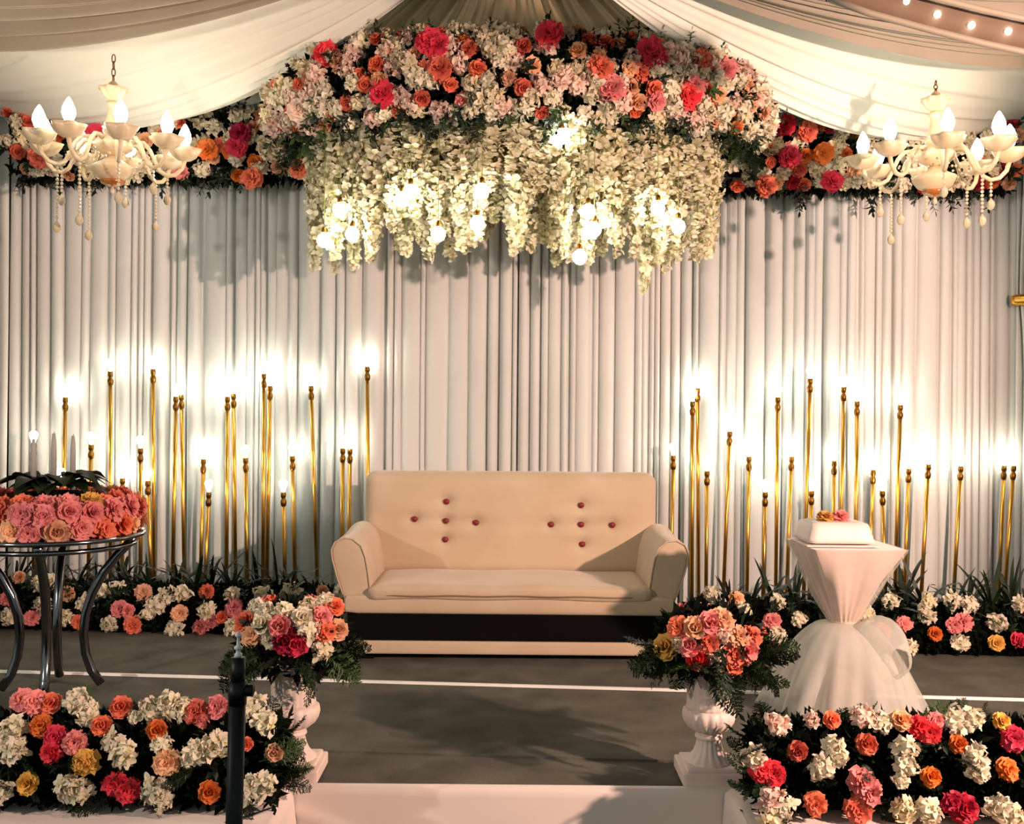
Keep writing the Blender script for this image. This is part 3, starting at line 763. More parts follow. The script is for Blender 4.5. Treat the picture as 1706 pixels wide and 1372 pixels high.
# cake on it
ck = P(1388, 905, 4.86)
cake = thing('cake', 'white square cake topped with a yellow and a pink flower, on the draped table', 'cake', (ck.x, KC.y + .0, KT + .002))
part('cake_board', MB().rbox((ck.x, KC.y, KT + .007), (.335, .30, .008), .003), M['icing'], cake)
def ckf(p): k = 1 - .17 * (p.z + .05) / .10; return Vector((p.x * k, p.y * k, p.z))
part('cake_body', MB().rbox((ck.x, KC.y, KT + .063), (.32, .28, .10), .018, ckf), M['icing'], cake, weld=True)
rnd = random.Random(31)
flower(cake, rnd, 'carnation', 'yellow', (P(1374, 866, KC.y - .03).x, KC.y - .03, KT + .122), (0, -.5, 1), .085)
flower(cake, rnd, 'carnation', 'pink', (P(1400, 866, KC.y - .02).x, KC.y - .02, KT + .128), (.1, -.6, 1), .085)

# ------------------------------------------------------------------ urns with flowers
def urn(px, label, lst, seed, flabel, top_y):
    rnd = random.Random(seed); c = P(px, 1290, 3.935); c.z = 0
    t = thing('urn', label, 'urn', tuple(c), 'plaster urns at the stage edge')
    b = MB().rbox((c.x, c.y, .026), (.232, .232, .050), .008); b.rbox((c.x, c.y, .056), (.20, .20, .018), .008)
    part('base', b, M['urn'], t)
    part('stem', MB().lathe([(.094, .062), (.084, .070), (.070, .082), (.058, .098), (.050, .118), (.045, .138), (.043, .150), (.052, .155), (.052, .162), (.044, .166), (.050, .171), (.05, .178)], 64, c,
         lambda j, a: 1 + (.04 * math.cos(16 * a) if 1 <= j <= 6 else 0)), M['urn'], t)
    part('bowl', MB().lathe([(.045, .176), (.062, .183), (.082, .199), (.095, .220), (.101, .243), (.098, .260), (.090, .269)], 96, c,
         lambda j, a: 1 + (.06 * abs(math.cos(8 * a)) - .035 if 1 <= j <= 5 else 0)), M['urn'], t)
    part('cup', MB().lathe([(.088, .267), (.085, .280), (.085, .35), (.089, .388), (.096, .400), (.105, .406), (.107, .414), (.100, .416), (.09, .40)], 96, c,
         lambda j, a: 1 + (.014 * math.cos(20 * a) if 1 <= j <= 3 else 0)), M['urn'], t)
    f = thing('urn_bouquet', flabel, 'flower arrangement', (c.x, c.y, .418), 'bouquets in the urns')
    fc = Vector((c.x, c.y, .52))
    part('foam', MB().lathe([(.07, -.06), (.11, -.02), (.12, .05), (.09, .11), (.001, .14)], 20, fc), M['foam'], f)
    def smp():
        v = Vector((rnd.gauss(0, 1), rnd.gauss(0, 1), rnd.gauss(.2, .8))).normalized(); return fc + Vector((v.x * .17, v.y * .15, v.z * .12)), v
    foliage('foliage', f, rnd, 900, smp, (.04, .08))
    for it in lst:
        px_, py_, col = it[:3]; q = P(px_, py_, c.y - .08); v = q - fc; rr = min(1, math.hypot(v.x / .22, v.z / .18))
        q.y = c.y - .17 * math.sqrt(max(.02, 1 - rr * rr)); q = P(px_, py_, q.y)
        kd = 'hydrangea' if col in ('white', 'cream', 'blush') and rnd.random() < .5 else rnd.choice(['rose', 'carnation'])
        flower(f, rnd, kd, col, q, Vector((v.x * 2.5, -1 + rr * .5, v.z * 2.5 + .25)), rnd.uniform(.085, .105))
    for k in range(10):
        a = rnd.uniform(0, 2 * PI); d = Vector((math.cos(a), math.sin(a) * .7, rnd.uniform(.0, .8))); col = rnd.choice(['white', 'pink', 'coral', 'peach'])
        flower(f, rnd, kind_for(col, rnd), col, fc + Vector((d.x * .13, abs(d.y) * .10, .08 + .05 * d.z)), (d.x, abs(d.y), .7), .09)
    for k in range(46):                     # drooping fern all round
        a = 2 * PI * k / 30 + rnd.uniform(-.2, .2); d = Vector((math.cos(a), math.sin(a), rnd.uniform(-1.1, -.1)))
        green(f, rnd, 'fern_frond', rnd.choice(['leaf', 'leaf', 'leaf2']), fc + Vector((math.cos(a) * .11, math.sin(a) * .10, -.02)), d, rnd.uniform(.15, .26))
    for k in range(16):
        a = 2 * PI * k / 16; green(f, rnd, 'leaf_sprig', 'leaf', fc + Vector((math.cos(a) * .13, math.sin(a) * .12, rnd.uniform(-.02, .06))), (math.cos(a), math.sin(a), rnd.uniform(-.2, .6)), rnd.uniform(.09, .14))
UL = [(472, 1018, 'white'), (441, 1041, 'white'), (468, 1045, 'pink'), (456, 1063, 'cream'), (504, 1030, 'white'), (512, 1051, 'white'), (534, 1030, 'pink'), (495, 1073, 'hot'), (540, 1053, 'coral'), (560, 1050, 'peach'), (555, 1012, 'coral'),
      (540, 1006, 'white'), (412, 1038, 'coral'), (430, 1012, 'white'), (424, 1058, 'peach'), (513, 1009, 'cream'), (534, 1080, 'cream'), (478, 1068, 'red'), (445, 1020, 'white')]
UR = [(1132, 1047, 'coral'), (1112, 1077, 'yellow'), (1159, 1048, 'peach'), (1183, 1040, 'pink'), (1150, 1074, 'pink'), (1162, 1094, 'hot'), (1180, 1070, 'coral'), (1204, 1060, 'blush'), (1192, 1090, 'blush'), (1222, 1090, 'coral'), (1240, 1083, 'pink'),
      (1202, 1034, 'peach'), (1228, 1062, 'peach'), (1250, 1060, 'coral'), (1136, 1070, 'cream'), (1215, 1108, 'coral')]
urn(488, 'blush plaster urn on a square base beside the black stand', UL, 51, 'bouquet of white and pink flowers with fern in the urn by the black stand', 1010)
urn(1180, 'blush plaster urn on a square base in front of the cake table', UR, 52, 'bouquet of coral and pink roses with fern in the urn before the cake table', 1010)

# ------------------------------------------------------------------ stage skirt and cloth-covered plinths with flower boxes
mb = MB(); rnd = random.Random(61); xs = [-4.2 + 8.4 * k / 220 for k in range(221)]
def sk(u, v):
    x = -4.2 + 8.4 * u
    if v < .12: return Vector((x, STF + .02 - .035 * v / .12, .006 - .003 * v / .12))
    w = (v - .12) / .88; z = .003 - .415 * w
    fold = .010 * math.sin(x * 7 + 2 * math.sin(x * 2.3)) * w
    dg = (x + .75) * .42 + z + .10               # a diagonal pull in the cloth
    fold += .016 * math.exp(-(dg / .018) ** 2) * (1 if -.95 < x < .2 else 0) * math.exp(-((x + .5) / .45) ** 2)
    return Vector((x, STF - .016 - fold - .02 * w, z))
single('stage_skirt', MB().grid(sk, 420, 22), M['skirt'], 'blush white cloth skirt hung along the front edge of the stage', 'cloth', (0, STF, -.41))
def plinth(x0, x1, label, seed, open_side):
    rnd = random.Random(seed); c = ((x0 + x1) / 2, 3.58, -.415)
    t = thing('plinth', label, 'plinth', c, 'cloth-covered plinths before the stage')
    part('block', MB().box(((x0 + x1) / 2, 3.56, -.20), (x1 - x0 - .04, .36, .42)), M['wall'], t, False)
    def fn(u, v):
        # u walks along the front and round the inner end, v from the top centre outwards and down
        L1 = x1 - x0; q = u * (L1 + .4)
        if open_side > 0: x, y, nx, ny = (x0 + q, 3.37, 0, -1) if q < L1 else (x1, 3.37 + (q - L1), 1, 0)
        else: x, y, nx, ny = (x0, 3.77 - q, -1, 0) if q < .4 else (x0 + q - .4, 3.37, 0, -1)
        if v < .3:
            k = v / .3; return Vector((x - nx * .2 * (1 - k), y - ny * .2 * (1 - k), .018 + .006 * math.sin(q * 9) * k))
        w = (v - .3) / .7; fl = .018 * w * math.sin(q * 26 + 2 * math.sin(q * 5)) + .03 * w
        return Vector((x + nx * fl, y + ny * fl, .018 - .428 * w))
    part('cloth', MB().grid(fn, 260, 16), M['skirt'], t)
plinth(-2.7, -.80, 'white cloth-covered plinth under the front flower box at left', 62, 1)
plinth(.80, 2.7, 'white cloth-covered plinth under the front flower box at right', 63, -1)
boxL = [(38, 1166, 'pink'), (59, 1171, 'pink'), (86, 1171, 'coral', 'rose'), (131, 1166, 'white'), (148, 1189, 'white'), (202, 1179, 'coral', 'rose'), (225, 1195, 'white', 'hydrangea', .6), (254, 1184, 'white'), (281, 1177, 'white'), (304, 1181, 'white', 'hydrangea', .8),
        (328, 1186, 'coral'), (362, 1178, 'pink'), (339, 1201, 'pink', 'carnation', .6), (418, 1179, 'white'), (443, 1202, 'white'), (23, 1215, 'white'), (23, 1245, 'white'), (69, 1209, 'orange'), (93, 1228, 'hot'), (89, 1252, 'hot', 'carnation', .8),
        (126, 1235, 'pink', 'carnation', .9), (171, 1209, 'coral'), (194, 1234, 'white'), (207, 1256, 'white'), (262, 1216, 'orange'), (269, 1241, 'white', 'hydrangea', .8), (331, 1251, 'white'), (364, 1241, 'white'), (315, 1264, 'white', 'hydrangea', .8),
        (144, 1269, 'yellow'), (279, 1269, 'peach'), (410, 1238, 'coral', 'rose', .8), (458, 1253, 'peach', 'rose'), (49, 1304, 'yellow', 'rose'), (2, 1317, 'white'), (111, 1312, 'white'), (135, 1318, 'white'), (192, 1305, 'hot'), (214, 1316, 'hot'),
        (262, 1312, 'white'), (268, 1332, 'white', 'hydrangea', .8), (349, 1318, 'orange'), (421, 1313, 'white'), (442, 1306, 'white'), (-30, 1190, 'white'), (-40, 1260, 'coral'), (-30, 1320, 'pink')]
boxR = [(1294, 1207, 'blush'), (1352, 1198, 'blush', 'hydrangea', .7), (1384, 1199, 'coral'), (1438, 1197, 'blush'), (1467, 1201, 'white', 'hydrangea', .8), (1499, 1201, 'peach'), (1528, 1209, 'hot'), (1548, 1220, 'hot'), (1557, 1201, 'pink', 'carnation', .8),
        (1590, 1201, 'white'), (1616, 1199, 'white'), (1666, 1202, 'yellow', 'rose', .8), (1688, 1230, 'hot'), (1328, 1249, 'coral'), (1388, 1244, 'white'), (1368, 1278, 'white'), (1397, 1262, 'white', 'hydrangea', .8), (1443, 1239, 'coral'),
        (1504, 1243, 'white'), (1508, 1273, 'white'), (1500, 1300, 'white', 'hydrangea', .6), (1595, 1239, 'orange'), (1622, 1258, 'white'), (1628, 1286, 'white'), (1677, 1281, 'orange', 'carnation'), (1255, 1262, 'white'), (1267, 1281, 'hot'),
        (1288, 1288, 'hot'), (1550, 1294, 'orange', 'rose', .9), (1433, 1300, 'pink'), (1447, 1318, 'pink'), (1358, 1338, 'coral', 'carnation'), (1429, 1348, 'coral', 'carnation'), (1282, 1329, 'blush'), (1303, 1345, 'white'), (1285, 1356, 'cream'), (1506, 1348, 'cream'), (1541, 1348, 'white'),
        (1588, 1338, 'red'), (1604, 1346, 'red'), (1660, 1345, 'white'), (1684, 1360, 'cream'), (1735, 1220, 'white'), (1740, 1290, 'coral'), (1735, 1345, 'pink')]
def flower_box(label, x0, x1, lst, seed, end, base):
    rnd = random.Random(seed); y0 = 3.42; z0 = .026
    t = thing('flower_box', label, 'flower box', ((x0 + x1) / 2, 3.56, z0), 'front flower boxes')
    part('planter', MB().rbox(((x0 + x1) / 2, 3.64, z0 + .115), (x1 - x0 - .1, .20, .225), .03), M['foam'], t)
    def smp():
        x = rnd.uniform(x0, x1); v = rnd.random()
        if v < .62: return (x, y0 + .10 + .08 * (v / .62) ** 2, z0 + .015 + .25 * v / .62), (0, -1, .3)
        if v < .9: return (x, y0 + .1 + .22 * (v - .62) / .28, z0 + .25), (0, -.2, 1)
        xe = x1 if end > 0 else x0; return (xe - end * .03, rnd.uniform(y0 + .06, y0 + .3), z0 + rnd.uniform(.02, .25)), (end, -.2, .3)
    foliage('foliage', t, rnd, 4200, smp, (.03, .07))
    scatter_list(t, rnd, lst, lambda px, py: y0 + .03 + max(0, (base - py) / 190) ** 2 * .13, (.108, .090, .070), lambda r, a, b: Vector((r.uniform(-.3, .3), -1, r.uniform(.0, .5) + max(0, (1230 - b) / 120))))
    for k in range(14):
        x = (x0 + .06 + .03 * k if end > 0 else x1 - .06 - .03 * k); col = rnd.choice(['white', 'coral', 'pink', 'white', 'peach'])
        flower(t, rnd, kind_for(col, rnd), col, (x, y0 + .05 + .02 * (k % 3), z0 + .06 + .09 * (k % 3)), face_cam(rnd, 0, 0), .09)
    for k in range(46):                     # fern along the top, the front and the inner end
        x = rnd.uniform(x0, x1); u = rnd.random()
        if u < .45: green(t, rnd, 'fern_frond', rnd.choice(['leaf', 'leaf2']), (x, y0 + rnd.uniform(.12, .28), z0 + .23), (rnd.uniform(-.6, .6), rnd.uniform(-.4, .3), 1), rnd.uniform(.09, .17))
        else: green(t, rnd, 'fern_frond', 'leaf', (x, y0 + .09, z0 + rnd.uniform(.03, .2)), (rnd.uniform(-.6, .6), -.8, rnd.uniform(-1.1, .3)), rnd.uniform(.08, .15))
    xe = x1 if end > 0 else x0
    for k in range(14):
        green(t, rnd, 'fern_frond', rnd.choice(['leaf', 'leaf', 'leaf2']), (xe - end * .05, y0 + rnd.uniform(.05, .26), z0 + rnd.uniform(.03, .24)), (end * 1.0, rnd.uniform(-.6, .2), rnd.uniform(-.6, .5)), rnd.uniform(.10, .17))
    for k in range(70):
        x = rnd.uniform(x0, x1); green(t, rnd, 'leaf_sprig', rnd.choice(['leaf', 'foliage'])if False else 'leaf', (x, y0 + .11 + rnd.uniform(0, .05), z0 + rnd.uniform(.02, .24)), (rnd.uniform(-.8, .8), -.7, rnd.uniform(-.5, .8)), rnd.uniform(.07, .12))
flower_box('long box of mixed white, pink and orange flowers at front left behind black stand', -2.45, -.80, boxL, 71, 1, 1345)
flower_box('long box of mixed white, coral and pink flowers at front right', .86, 2.45, boxR, 72, -1, 1358)

# ------------------------------------------------------------------ black stand in the foreground
BY = 2.6; top = P(397, 1095, BY); bot = Vector((P(392, 1372, BY).x - .012, BY, -.42))
st = thing('light_stand', 'black metal stand pole with a clear ribbed top, in front of the left flowers', 'stand', tuple(bot))
dv = top - bot
part('lower_tube', MB().tube([bot + Vector((0, 0, .25)), bot + dv * .93], .0215, 16), M['blackmetal'], st)
part('collar', MB().tube([bot + dv * .90, bot + dv * .95], .0235, 16), M['blackmetal'], st)
part('upper_tube', MB().tube([bot + dv * .94, top], .0185, 16), M['blackmetal'], st)
kp = P(413, 1149, BY)
part('knob', MB().tube([Vector((kp.x - .03, BY, kp.z)), Vector((kp.x - .006, BY, kp.z))], .008, 8).tube([Vector((kp.x - .012, BY, kp.z)), Vector((kp.x + .014, BY, kp.z))], .016, 10), M['blackmetal'], st)
part('clear_cap', MB().lathe([(.006, 0), (.010, .004), (.010, .010), (.006, .013), (.006, .020), (.011, .023), (.011, .028), (.005, .032), (.004, .052), (.009, .055), (.009, .060), (.001, .066)], 14, top), M['clear'], st)
for a in (90, 210, 330):
    d = Vector((math.cos(R(a)), math.sin(R(a)), 0))
    part('leg', MB().tube([bot + Vector((0, 0, .34)) + d * .02, bot + d * .36 + Vector((0, 0, .008))], .009, 8), M['blackmetal'], st)

# ------------------------------------------------------------------ wall garlands
def pick(rnd, w):
    r = rnd.random() * sum(x[1] for x in w)
    for c, p in w:
        r -= p
        if r <= 0: return c
    return w[-1][0]
GW = [('white', 40), ('cream', 24), ('peach', 12), ('coral', 11), ('orange', 5), ('hot', 2), ('pink', 4), ('red', 2)]
def garland(label, pxa, pxb, ytop, ybot, seed, hots):
    rnd = random.Random(seed); Y = 7.02
    a, b = P(pxa, (ytop + ybot) / 2, Y), P(pxb, (ytop + ybot) / 2 + 0, Y); ht = (ybot - ytop) / F * Y / 2
    c = (a + b) / 2
    t = thing('garland', label, 'garland', (c.x, Y, c.z - ht), 'garlands along the curtain top')
    n = 30
    part('foam', MB().tube([a.lerp(b, .02 + .96 * k / n) + Vector((0, .03, 0)) for k in range(n + 1)], ht * .58, 10), M['foam'], t)
    def smp():
        u = rnd.random(); th = rnd.uniform(-1.9, 1.9); p = a.lerp(b, u); r = ht * .68
        return p + Vector((0, .06 - r * .8 * math.cos(th), r * math.sin(th) * 1.25)), (0, -math.cos(th), math.sin(th))
    foliage('foliage', t, rnd, 2600, smp, (.05, .10))
    rows = 5; L = (b - a).length; cols_ = int(L / .092)
    for j in range(rows):
        for i in range(cols_):
            if rnd.random() < .20: continue
            u = (i + .5 * (j % 2) + .25 + rnd.uniform(-.28, .28)) / cols_; th = R(-62 + 124 * (j + .5) / rows + rnd.uniform(-9, 9))
            q = a.lerp(b, min(1, u)) + Vector((0, .05 - ht * .80 * math.cos(th), ht * 1.04 * math.sin(th)))
            col = pick(rnd, GW); kd = kind_for(col, rnd)
            flower(t, rnd, kd, col, q, (rnd.uniform(-.4, .4), -math.cos(th), math.sin(th) + rnd.uniform(-.2, .2)), {'hydrangea': .138, 'carnation': .115, 'rose': .10}[kd] * rnd.uniform(.85, 1.15))
    for (px, py, col) in hots:
        flower(t, rnd, 'carnation', col, P(px, py, Y - ht * .82), (rnd.uniform(-.3, .3), -1, 0), .15)
    for k in range(46):
        u = rnd.random(); th = rnd.choice([R(rnd.uniform(-95, -50)), R(rnd.uniform(50, 90)), R(rnd.uniform(-95, 60))])
        green(t, rnd, 'leaf_sprig', 'leaf', a.lerp(b, u) + Vector((0, .04 - ht * .75 * math.cos(th), ht * .95 * math.sin(th))), (rnd.uniform(-.5, .5), -math.cos(th) * .8, math.sin(th) + rnd.uniform(-.3, .2)), rnd.uniform(.12, .2))
garland('garland of white and coral flowers along the curtain top behind the left chandelier', 22, 530, 186, 300, 81, [(160, 225, 'hot'), (395, 245, 'hot'), (402, 222, 'red'), (65, 262, 'coral'), (345, 250, 'orange'), (420, 297, 'coral'), (500, 280, 'coral')])
garland('garland of white and coral flowers along the curtain top behind the right chandelier', 1195, 1688, 204, 318, 82, [(1315, 262, 'hot'), (1386, 302, 'hot'), (1308, 208, 'red'), (1275, 309, 'coral'), (1345, 220, 'coral'), (1372, 256, 'orange')])

# ------------------------------------------------------------------ hanging flower canopy with wisteria
CC = Vector((P(866, 200, 6.55).x, 6.55, 3.345)); CRX, CRY = 1.43, .60
cn = thing('flower_canopy', 'large half-round hanging canopy of white and pink flowers trailing wisteria above the sofa', 'flower canopy', (CC.x, CC.y, CC.z - .28))
rnd = random.Random(91)
def arc(u):                                  # u 0..1 from the left end round the front to the right end
    a = PI + PI * u; return Vector((CC.x + CRX * math.cos(a), CC.y + CRY * math.sin(a), CC.z)), Vector((math.cos(a) / CRX, math.sin(a) / CRY, 0)).normalized()
part('frame', MB().tube([arc(k / 60)[0] for k in range(61)], .15, 12), M['foam'], cn)
def csurf(u, th, k=1.0):
    p, n = arc(u); d = n * math.cos(th) + Vector((0, 0, 1)) * math.sin(th)
    return p + Vector((n.x * math.cos(th) * .17 * k, n.y * math.cos(th) * .17 * k, math.sin(th) * .25 * k)), d
def smp():
    return csurf(rnd.random(), rnd.uniform(-1.7, 1.7), .8)
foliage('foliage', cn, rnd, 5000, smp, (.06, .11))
CW = [('white', 30), ('cream', 16), ('blush', 22), ('peach', 13), ('coral', 12), ('orange', 4), ('pink', 3)]
for j in range(7):
    ncol = 44
    for i in range(ncol):
        if rnd.random() < .13: continue
        u = (i + .5 * (j % 2) + rnd.uniform(-.25, .25) + .25) / ncol; th = R(-66 + 140 * (j + .5) / 7 + rnd.uniform(-7, 7))
        q, d = csurf(min(1, max(0, u)), th, rnd.uniform(.95, 1.1)); col = pick(rnd, CW); kd = kind_for(col, rnd)
        flower(cn, rnd, kd, col, q, d + Vector((rnd.uniform(-.3, .3), 0, rnd.uniform(-.25, .25))), {'hydrangea': .155, 'carnation': .115, 'rose': .10}[kd] * rnd.uniform(.85, 1.15))
def front_y(px):                             # depth of the canopy's outer face along a pixel column
    Y = 6.2
    for _ in range(6):
        x = (P(px, 150, Y).x - CC.x) / (CRX + .15); Y = CC.y - (CRY + .17) * math.sqrt(max(.01, 1 - x * x))
    return Y
for (px, py, col) in ((545, 92, 'hot'), (638, 158, 'hot'), (715, 70, 'hot'), (728, 78, 'hot'), (915, 58, 'hot'), (1082, 85, 'hot'), (1090, 96, 'hot'), (1145, 160, 'hot'), (1155, 145, 'pink'), (1000, 115, 'coral'), (733, 116, 'coral'), (1020, 150, 'pink'), (1205, 120, 'pink'), (1165, 105, 'coral'), (500, 185, 'blush')):
    flower(cn, rnd, 'carnation', col, P(px, py, front_y(px) - .02), (rnd.uniform(-.2, .2), -1, .1), .165)
for k in range(120):
    u = rnd.random(); th = rnd.choice([R(rnd.uniform(60, 105)), R(rnd.uniform(-95, -55)), R(rnd.uniform(-95, -50)), R(rnd.uniform(-50, 70))])
    q, d = csurf(u, th, .92); green(cn, rnd, 'leaf_sprig', rnd.choice(['leaf', 'leaf', 'leaf2']), q, d + Vector((rnd.uniform(-.5, .5), rnd.uniform(-.3, .3), rnd.uniform(-.3, .3))), rnd.uniform(.12, .19))
for k in range(40):
    q, d = csurf(rnd.random(), R(rnd.uniform(-100, -70)), .9); green(cn, rnd, 'fern_frond', rnd.choice(['leaf', 'leaf2']), q, (d.x * .4, d.y * .6, -.7), rnd.uniform(.14, .22))
for k in range(56):
    u = (k + .5 + rnd.uniform(-.4, .4)) / 56; q, d = csurf(u, R(rnd.uniform(-72, -50)), 1.0)
    green(cn, rnd, 'leaf_sprig', rnd.choice(['leaf', 'leaf', 'leaf2']), q, (d.x * .8 + rnd.uniform(-.6, .6), d.y * .8, -.5 + rnd.uniform(-.4, .3)), rnd.uniform(.11, .17))
def mk_wisteria(sd):
    r = random.Random(sd); mb = MB(); n = 110
    for k in range(n):
        v = k / n; w = (.062 * (1 - v ** 2.2) + .012) * r.uniform(.5, 1.1); a = r.uniform(0, 6.3); z = -v + r.uniform(-.01, .01)
        o = Vector((w * math.cos(a), w * math.sin(a), z)); n_ = Vector((math.cos(a), math.sin(a), r.uniform(-.8, .5))).normalized(); fm = n_.to_track_quat('Z', 'Y').to_matrix()
        L = (.050 - .022 * v) * r.uniform(.8, 1.3); ph = r.uniform(0, 6)
        for q in range(3): petal(mb, r, o, fm, ph + 2.1 * q, r.uniform(.1, .8), L, L * .5, .3, .6, .003, (.3, 1.0, .7), t0=.35 * (v if r.random() < .5 else 0) + r.choice([0, 0, .2, .5]), nu=3)
    return mb.mesh('wisteria_strand', M['pet_wisteria'])
WM = [mk_wisteria(k) for k in range(6)]
VM = MB().tube([(0.006 * math.sin(k * 1.7), .006 * math.cos(k * 1.3), -k / 10) for k in range(10)], .0045, 5).mesh('vine', M['stem'])
k = 0
for row, (fy, n) in enumerate(((.70, 34), (.48, 32), (.24, 30))):
    for i in range(n):
        u = (i + .5 + rnd.uniform(-.3, .3)) / n; px = 520 + 670 * u
        Y = CC.y - .80 * fy * (math.sqrt(max(.08, 1 - (2 * u - 1) ** 2)) * .8 + .2)
        x = P(px, 300, Y).x; zt = CC.z - .20 + rnd.uniform(-.03, .07)
        env = 442 + 14 * math.sin(u * 23) - (18 if row == 0 else 0)
        yb = env - rnd.uniform(0, 1) ** 1.5 * (130 if row == 0 else 70)
        if abs(px - 1080) < 14 and row == 1: yb = 485
        ln = zt - P(px, yb, Y).z
        o = link('wisteria_strand', WM[rnd.randrange(6)], cn); o.location = Vector((x, Y, zt)) - cn.location
        wd = rnd.uniform(.85, 1.25); o.scale = (wd, wd, ln); o.rotation_euler = (rnd.uniform(-.03, .03), rnd.uniform(-.03, .03), rnd.uniform(0, 6.3))
        v = link('vine', VM, o)
# glowing pendant bulbs among the strands
pl = [(540, 398), (566, 348), (587, 388), (670, 330), (684, 318), (730, 388), (795, 370), (803, 316), (935, 225), (966, 426), (980, 350), (990, 380), (1096, 345), (1130, 375)]
for i, (px, py) in enumerate(pl):
    Y = front_y(px) + .10; p = P(px, py, Y)
    t = thing('pendant_bulb', f'glowing bulb hanging among the wisteria, {ordn[i]} from the left', 'light bulb', (p.x, p.y, p.z - .03), 'bulbs hanging in the wisteria')
    part('bulb', MB().lathe([(.001, -.052), (.020, -.047), (.036, -.030), (.042, -.006), (.036, .016), (.020, .030), (.012, .038)], 12, p), M['bulb_p'], t)
    part('socket', MB().lathe([(.013, .034), (.015, .038), (.015, .066), (.006, .074)], 10, p), M['brass'], t)
    part('cord', MB().tube([p + Vector((0, 0, .07)), Vector((p.x, p.y + .02, max(p.z + .12, CC.z - .2)))], .002, 5), M['stem'], t)

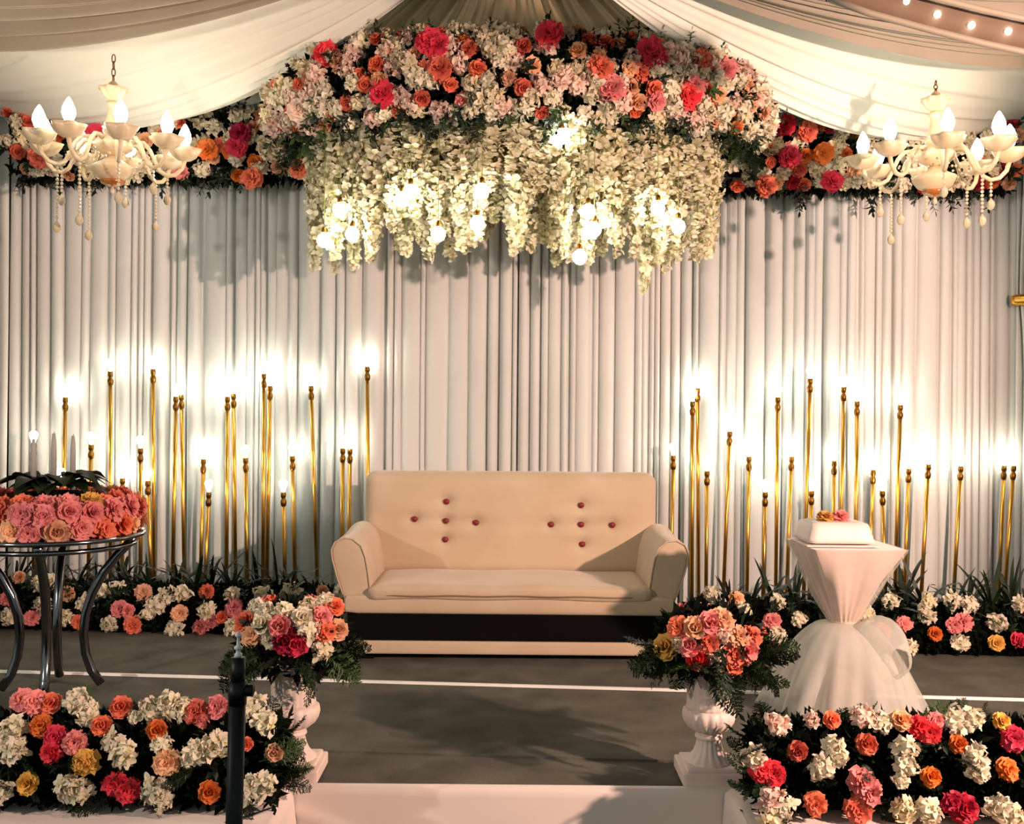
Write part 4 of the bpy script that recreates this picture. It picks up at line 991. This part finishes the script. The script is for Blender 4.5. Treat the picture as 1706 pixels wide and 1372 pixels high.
# ------------------------------------------------------------------ chandeliers
def chandelier(cxp, Y, zc, hook, label, na, ph, seed, drops):
    """zc: height of the hub centre; arms sweep out and up to candle bulbs"""
    rnd = random.Random(seed); x = P(cxp, 250, Y).x; c = Vector((x, Y, zc))
    t = thing('chandelier', label, 'chandelier', (x, Y, zc - .2), 'chandeliers')
    # chain of links
    z0, z1 = zc + .40, hook; n = max(3, int((z1 - z0) / .034)); lk = (z1 - z0) / n
    for k in range(n):
        zz = z0 + lk * (k + .5); pts = []
        for q in range(13):
            a = 2 * PI * q / 12; d = Vector((1, 0, 0)) if k % 2 else Vector((0, 1, 0)); pts.append(Vector((x, Y, zz)) + d * .010 * math.cos(a) + Vector((0, 0, lk * .62 * math.sin(a))))
        part('chain_link', MB().tube(pts, .0032, 6, False), M['brass'], t)
    cup = part('top_cup', MB().lathe([(.012, .29), (.028, .295), (.05, .315), (.066, .345), (.080, .365), (.076, .368), (.05, .352), (.02, .40), (.008, .41)], 48, c, lambda j, a: 1 + (.08 * math.cos(8 * a) if 3 <= j <= 5 else 0)), M['ivory'], t)
    part('column', MB().lathe([(.03, .10), (.052, .11), (.058, .125), (.050, .14), (.044, .17), (.034, .21), (.026, .245), (.030, .262), (.038, .275), (.032, .29), (.014, .295)], 32, c), M['ivory'], t)
    part('hub', MB().lathe([(.02, -.02), (.07, .00), (.105, .025), (.11, .05), (.09, .075), (.06, .095), (.03, .105)], 32, c, lambda j, a: 1 + .04 * math.cos(12 * a)), M['ivory'], t)
    part('bowl', MB().lathe([(.005, -.165), (.05, -.16), (.095, -.135), (.118, -.10), (.122, -.085), (.10, -.07), (.06, -.05), (.03, -.02)], 32, c, lambda j, a: 1 + (.03 * math.cos(16 * a) if 1 < j < 5 else 0)), M['ivory'], t)
    part('bowl_glass', MB().lathe([(.002, -.192), (.03, -.188), (.062, -.172), (.07, -.158), (.02, -.15)], 24, c), M['amber'], t, label='amber glass bowl bottom')
    part('finial', MB().lathe([(.002, -.235), (.012, -.225), (.014, -.21), (.006, -.195), (.004, -.18)], 12, c), M['crystal'], t)
    bead = MB().lathe([(.001, -.010), (.007, -.006), (.0095, 0), (.007, .006), (.001, .010)], 8).mesh('crystal_bead', M['crystal'], False)
    drop = MB().lathe([(.001, -.040), (.010, -.034), (.016, -.022), (.014, -.008), (.005, .004), (.001, .010)], 10).mesh('crystal_drop', M['crystal'], False)
    for k in range(na):
        a = ph + 2 * PI * k / na; d = Vector((math.cos(a), math.sin(a), 0)); s = Vector((-d.y, d.x, 0))
        prof = [(.07, .05), (.12, .075), (.165, .07), (.20, .03), (.225, -.03), (.255, -.085), (.295, -.108), (.34, -.098), (.375, -.06), (.39, -.01)]
        pts = [c + d * r + Vector((0, 0, z)) for r, z in prof]
        am = part('arm', MB().tube(pts, [.014, .014, .013, .012, .012, .012, .012, .012, .012, .013], 10), M['ivory'], t)
        e = pts[-1]
        part('drip_cup', MB().lathe([(.012, -.006), (.04, .002), (.066, .02), (.080, .044), (.092, .064), (.087, .066), (.06, .032), (.015, .014)], 40, e, lambda j, a: 1 + (.11 * math.cos(6 * a) if 3 <= j <= 5 else 0)), M['ivory'], am)
        part('candle_sleeve', MB().lathe([(.014, .010), (.014, .072), (.011, .077)], 12, e), M['ivory'], am)
        part('flame_bulb', MB().lathe([(.010, .075), (.026, .095), (.036, .125), (.034, .150), (.022, .180), (.008, .205), (.001, .212)], 12, e), M['bulb_c'], am)
        # small drops under the arm's bend
        q = c + d * .295 + Vector((0, 0, -.122)); nb = drops[k % len(drops)]
        for m in range(nb):
            o = inst('crystal_bead', bead, t, q + Vector((0, 0, -.008 - .021 * m)), (0, 0, 1), 1.0)
        o = inst('crystal_drop', drop, t, q + Vector((0, 0, -.016 - .021 * nb)), (0, 0, 1), 1.4)
        wire = MB().tube([q + Vector((0, 0, .005)), q + Vector((0, 0, -.014 - .021 * nb))], .0015, 4); part('wire', wire, M['brass'], t)
        # crystal swag from arm to arm
        a2 = ph + 2 * PI * (k + 1) / na; e2 = c + Vector((math.cos(a2), math.sin(a2), 0)) * .20 + Vector((0, 0, .03)); e1 = c + d * .20 + Vector((0, 0, .03))
        for m in range(1, 7):
            v = m / 7; pp = e1.lerp(e2, v); pp.z -= .09 * 4 * v * (1 - v)
            inst('crystal_bead', bead, t, pp, (0, 0, 1), .8)
    return t
chandelier(188, 5.8, P(188, 255, 5.8).z, P(190, 92, 5.8).z, 'ivory chandelier with lit candle bulbs hanging at upper left', 9, .30, 1, [4, 10, 3, 13, 5, 14, 13, 7, 3])
chandelier(1558, 5.8, P(1558, 272, 5.8).z, P(1558, 135, 5.8).z, 'ivory chandelier with lit candle bulbs hanging at upper right', 8, .55, 2, [7, 4, 11, 5, 9, 3, 10, 4])
